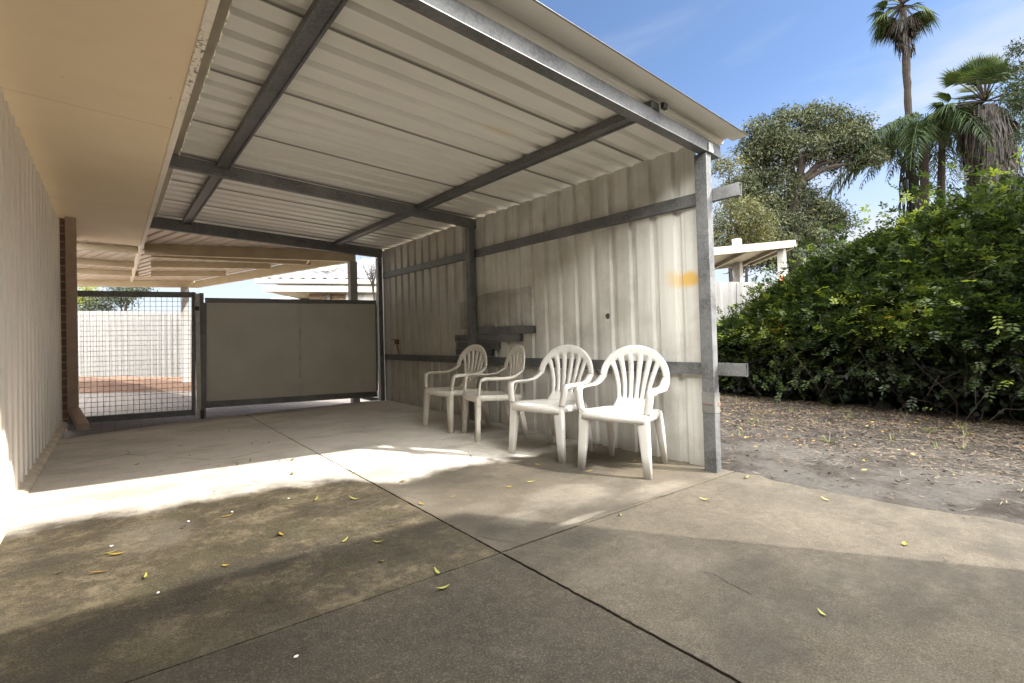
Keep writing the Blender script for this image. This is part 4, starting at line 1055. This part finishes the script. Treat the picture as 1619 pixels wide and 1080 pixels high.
# ---- trees behind the back fence
for (lst, D, lab, mats) in (([(190,470,22,14),(165,478,18,12),(205,462,16,10),(225,458,10,6),(150,486,14,10),(185,455,16,9)], 28., 'dark rounded tree showing above the white back fence', ('gumdark','gumdark','gummid')),
        ([(135,470,16,12),(120,480,16,12),(140,458,14,7),(105,470,18,14)], 36., 'pale lime tree left of the dark tree over the back fence', ('lemon','gumpale','lemon'))):
    p0 = at(lst[0][0], 545, D)*(1,1,0); r = empty('broadleaf_tree', tuple(p0), lab, 'tree')
    crown('crown', px_blobs(lst, D), 60, .14, .06, [LF[m_] for m_ in mats], [.4, .8], r, clump=.4)
    mb = MB(); limbs(mb, p0 - up*.1, [at(x, y, D) for x, y, _, _ in lst[:3]], .14, .2); mb.build('trunk', M['bark'], r)
# bare branches in front of the neighbour's roof
b0 = at(592, 545, 12.)*(1,1,0); r = empty('bare_shrub', tuple(b0), 'thin bare shrub branches in front of the tiled roof', 'shrub')
mb = MB(); mb.tube([b0 + up*-.1, at(592, 480, 12.), at(590, 440, 12.)], [.03,.022,.014], 6)
for i in range(26):
    s = at(590 + rng.uniform(-2,2), rng.uniform(425, 465), 12.); e = at(rng.uniform(568, 600), rng.uniform(402, 440), 12.); mb.tube([s, (s+e)/2 + rand_dirs(1)[0]*.06, e], [.009,.006,.003], 4)
mb.build('branches', M['bark'], r)

# ================================================================== LITTER
Q = []; MI_ = []
n_ = 90000; lu = rng.uniform(3.35, 8.6, n_); lv = rng.uniform(-1.2, 6.5, n_)
dens = np.clip(.16 + .55*(lu - 3.9)/2.0, .08, 1.)
dens *= .5 + .9*np.array([max(0, .5 + mnoise.noise((a_*1.2, b2*1.2, 9.))) for a_, b2 in zip(lu, lv)])
k_ = rng.random(n_) < dens; lu, lv = lu[k_], lv[k_]; n_ = len(lu)
c = np.stack([lu, lv, np.full(n_, .02)], 1)
c[:, 2] = [-.004 + .03*min(1, (a_-3.3)/.8)*(mnoise.noise((a_*1.7, b2*1.7, 0)) + .6) + .020*mnoise.noise((a_*6, b2*6, 2)) + .012 for a_, b2 in zip(lu, lv)]
az = rng.uniform(0, 2*math.pi, n_); d = np.stack([np.cos(az), np.sin(az), rng.normal(.05, .18, n_)], 1); d /= np.linalg.norm(d, axis=1)[:, None]
tw = rng.random(n_) < .55
L_ = np.where(tw, rng.uniform(.03, .15, n_)*rng.uniform(.5, 1.2, n_), rng.uniform(.02, .05, n_)); W_ = np.where(tw, rng.uniform(.002, .005, n_), rng.uniform(.010, .020, n_))
nn = np.array([0,0,1.]) + rand_dirs(n_)*.5
mi = np.where(tw, rng.integers(0, 2, n_), rng.choice([1, 2, 3, 3, 3], n_))
yl = (~tw) & (rng.random(n_) < .06); mi = np.where(yl, 2, np.where((~tw), 3, mi))
tag(leaf_mesh('leaf_litter', leaf_quads(c, d, nn, L_, W_), [M['twig'], M['straw'], M['leafyel'], M['leafbrown']], mi), kind='stuff')
# grass tufts on the bed
Q = []
for i in range(30):
    c0 = np.array([rng.uniform(4.2, 7.6), rng.uniform(-.5, 4.0), .01])
    for k in range(14):
        a_ = rng.uniform(0, 6.28); l = rng.uniform(.05, .16); o_ = np.array([math.cos(a_), math.sin(a_), 0]); s = np.array([-o_[1], o_[0], 0])*.003; b0 = c0 + o_*rng.uniform(0, .04)
        Q.append([b0 - s, b0 + s, b0 + o_*l*.6 + up*l*.75, b0 + o_*l*.6 + up*l*.75])
tag(leaf_mesh('grass_tufts', np.array(Q), [LF['lime'], M['straw']], (rng.random(len(Q)) < .4).astype(int)), kind='stuff')

# fallen leaves on the concrete: one object each
def leaf_proto(mat, L, Wd, curl):
    me = bpy.data.meshes.new('fallen_leaf'); vs = []; fs = []
    for k in range(6):
        t = k/5; w_ = Wd*math.sin(math.pi*min(.98, max(.03, t)))*.5; z = curl*(t-.4)**2
        vs += [(L*(t-.5), -w_, z + .25*w_), (L*(t-.5), 0, z), (L*(t-.5), w_, z + .25*w_)]
    for k in range(5):
        for j in range(2): fs.append((k*3+j, k*3+j+1, (k+1)*3+j+1, (k+1)*3+j))
    me.from_pydata(vs, [], fs); me.materials.append(mat); return me
LP = [leaf_proto(M['leafyel'], .075, .022, .03), leaf_proto(M['leafyel'], .05, .026, .02), leaf_proto(M['leafolive'], .085, .02, .06), leaf_proto(M['leafbrown'], .06, .02, .05)]
LABS = ['curled yellow leaf lying on the stained concrete', 'curled yellow leaf lying on the stained concrete', 'narrow olive-green leaf lying on the stained concrete', 'small brown dry leaf lying on the stained concrete']
spots = [(405,698),(415,701),(425,700),(398,702),(330,735),(345,737),(352,741),(440,729),(455,727),(462,727),(443,729),(395,729),(372,732),(375,735),(412,798),(455,800),(360,816),(290,834),(170,875),(185,876),(340,777),(462,749),(440,846),(445,845),(500,790),(519,789),(560,789),(587,783),(230,912),(356,894),(603,887),(600,857),(545,855),(638,760),(637,761),(716,785),(787,732),(667,797),(620,830),(980,815),(930,680),(1003,729),(932,745),(868,703),(895,709),(1180,755),(1115,790),(1306,790),(575,676),(540,690),(300,720),(280,715),(230,722),(285,705),(215,735),(255,745),(840,762),(805,770),(692,905),(712,742),(745,722),(560,748),(155,905),(95,905),(1300,970),(700,930),(1430,860),(985,700),(850,735)]
for i, (x, y) in enumerate(spots):
    p = ongr(x, y, .006)
    if p[0] > 3.2 and p[1] > 1.7: continue
    k = int(rng.choice([0, 1, 2, 3], p=[.36, .26, .24, .14]))
    o = bpy.data.objects.new('fallen_leaf', LP[k]); COL.objects.link(o); o.location = W(p); o.rotation_euler = (rng.normal(0, .12), rng.normal(0, .12), rng.uniform(0, 6.28)); s_ = rng.uniform(.42, .82); o.scale = (s_, s_, s_)
    tag(o, LABS[k], 'leaf', 'leaves fallen on the concrete')
# tiny pale chips and twigs
def chip_proto():
    bm = bmesh.new(); bmesh.ops.create_icosphere(bm, subdivisions=1, radius=.005)
    for q in bm.verts: q.co.x *= 1.5 + .3*math.sin(q.index); q.co.z *= .5
    me = bpy.data.meshes.new('pale_chip'); bm.to_mesh(me); bm.free(); me.materials.append(M['chalk']); return me
ch_ = chip_proto()
for (x, y) in ((456,788),(367,809),(298,824),(176,863),(399,684),(314,679),(250,937),(468,1038)):
    o = bpy.data.objects.new('pale_chip', ch_); COL.objects.link(o); o.location = W(ongr(x, y, .005)); o.rotation_euler = (0, 0, rng.uniform(0, 6)); tag(o, 'tiny white chip lying on the concrete', 'chip', 'white chips on the concrete')

# ================================================================== SKY, SUN, CAMERA
sun_dir = W((-.585, .811, -.805)); sun_dir = sun_dir/np.linalg.norm(sun_dir)
sl = bpy.data.lights.new('sun', 'SUN'); sl.energy = SUN_E if 'SUN_E' in globals() else 2.0; sl.angle = math.radians(.53); sl.color = (1., .94, .85)
so = bpy.data.objects.new('sun', sl); COL.objects.link(so); so.rotation_euler = Vector(sun_dir).to_track_quat('-Z', 'Y').to_euler(); so.location = (6, -8, 12)
wd = bpy.data.worlds.new('World'); sc.world = wd; wd.use_nodes = True; nt = wd.node_tree; nt.nodes.clear()
ow = nt.nodes.new('ShaderNodeOutputWorld'); bg = nt.nodes.new('ShaderNodeBackground'); sk = nt.nodes.new('ShaderNodeTexSky'); sk.sky_type = 'NISHITA'; sk.sun_disc = False
elv = math.asin(-sun_dir[2]); sk.sun_elevation = elv; sk.sun_rotation = math.atan2(-sun_dir[0], -sun_dir[1]); sk.air_density = .72; sk.dust_density = .4; sk.ozone_density = 2.4
tc = nt.nodes.new('ShaderNodeTexCoord'); mp = nt.nodes.new('ShaderNodeMapping'); mp.inputs['Scale'].default_value = (1, 1, 3.2); nt.links.new(tc.outputs['Generated'], mp.inputs[0])
nz = nt.nodes.new('ShaderNodeTexNoise'); nz.inputs['Scale'].default_value = 2.2; nz.inputs['Detail'].default_value = 7; nz.inputs['Roughness'].default_value = .55; nz.inputs['Distortion'].default_value = .4; nt.links.new(mp.outputs[0], nz.inputs['Vector'])
sp = nt.nodes.new('ShaderNodeSeparateXYZ'); nt.links.new(tc.outputs['Generated'], sp.inputs[0])
def wm(op, a_, b2):
    n_ = nt.nodes.new('ShaderNodeMath'); n_.operation = op
    for s_, q in ((n_.inputs[0], a_), (n_.inputs[1], b2)):
        if isinstance(q, (int, float)): s_.default_value = q
        else: nt.links.new(q, s_)
    return n_.outputs[0]
def wr(x, a_, b2, c2, d2):
    n_ = nt.nodes.new('ShaderNodeMapRange'); n_.interpolation_type = 'SMOOTHSTEP'; nt.links.new(x, n_.inputs[0])
    for k, q in enumerate((a_, b2, c2, d2)): n_.inputs[k+1].default_value = q
    return n_.outputs[0]
low = wr(sp.outputs[2], .02, .44, 1., 0.)
# clear blue ahead; unseen bright cloud added overhead and behind to fill the carport
dt = nt.nodes.new('ShaderNodeVectorMath'); dt.operation = 'DOT_PRODUCT'; nt.links.new(tc.outputs['Generated'], dt.inputs[0]); dt.inputs[1].default_value = (-.38, -.45, .81)
back = wr(dt.outputs['Value'], .28, .74, 0., 1.)
cl = wm('ADD', wm('MULTIPLY', wr(nz.outputs[0], .44, .74, 0., 1.), wr(sp.outputs[2], .05, .85, .85, .22)), wm('MULTIPLY', low, .85))
cl = wm('MAXIMUM', cl, wm('MULTIPLY', back, wr(nz.outputs[0], .30, .55, .55, 1.)))
cc = nt.nodes.new('ShaderNodeMix'); cc.data_type = 'RGBA'; nt.links.new(back, cc.inputs['Factor']); cc.inputs[6].default_value = (3.2, 3.35, 3.5, 1); cc.inputs[7].default_value = (70., 69., 67., 1); ccol = cc.outputs[2]
mx = nt.nodes.new('ShaderNodeMix'); mx.data_type = 'RGBA'; mx.clamp_factor = True
nt.links.new(cl, mx.inputs['Factor']); nt.links.new(sk.outputs[0], mx.inputs[6]); nt.links.new(ccol, mx.inputs[7])
nt.links.new(mx.outputs[2], bg.inputs[0]); bg.inputs[1].default_value = .05; nt.links.new(bg.outputs[0], ow.inputs[0])

cam = bpy.data.cameras.new('camera'); co = bpy.data.objects.new('camera', cam); COL.objects.link(co); sc.camera = co
cam.sensor_width = 36; cam.lens = F/1619*36; cam.clip_start = .02; cam.clip_end = 2000
R_ = np.stack([B[:, 0], -B[:, 1], -B[:, 2]], 1)
mw = Matrix([list(R_[i]) + [float(W((0, 0, CAM_H))[i])] for i in range(3)] + [[0, 0, 0, 1]]); co.matrix_world = mw
for o in list(bpy.data.objects):
    if '_org' in o: del o['_org']
sc.view_settings.view_transform = 'Standard'; sc.view_settings.look = 'None'; sc.view_settings.exposure = 2.5; sc.view_settings.gamma = 1.0
sc.render.engine = 'CYCLES'; sc.cycles.use_denoising = True; sc.cycles.max_bounces = 10; sc.cycles.diffuse_bounces = 6; sc.cycles.transparent_max_bounces = 12; sc.cycles.sample_clamp_indirect = 8
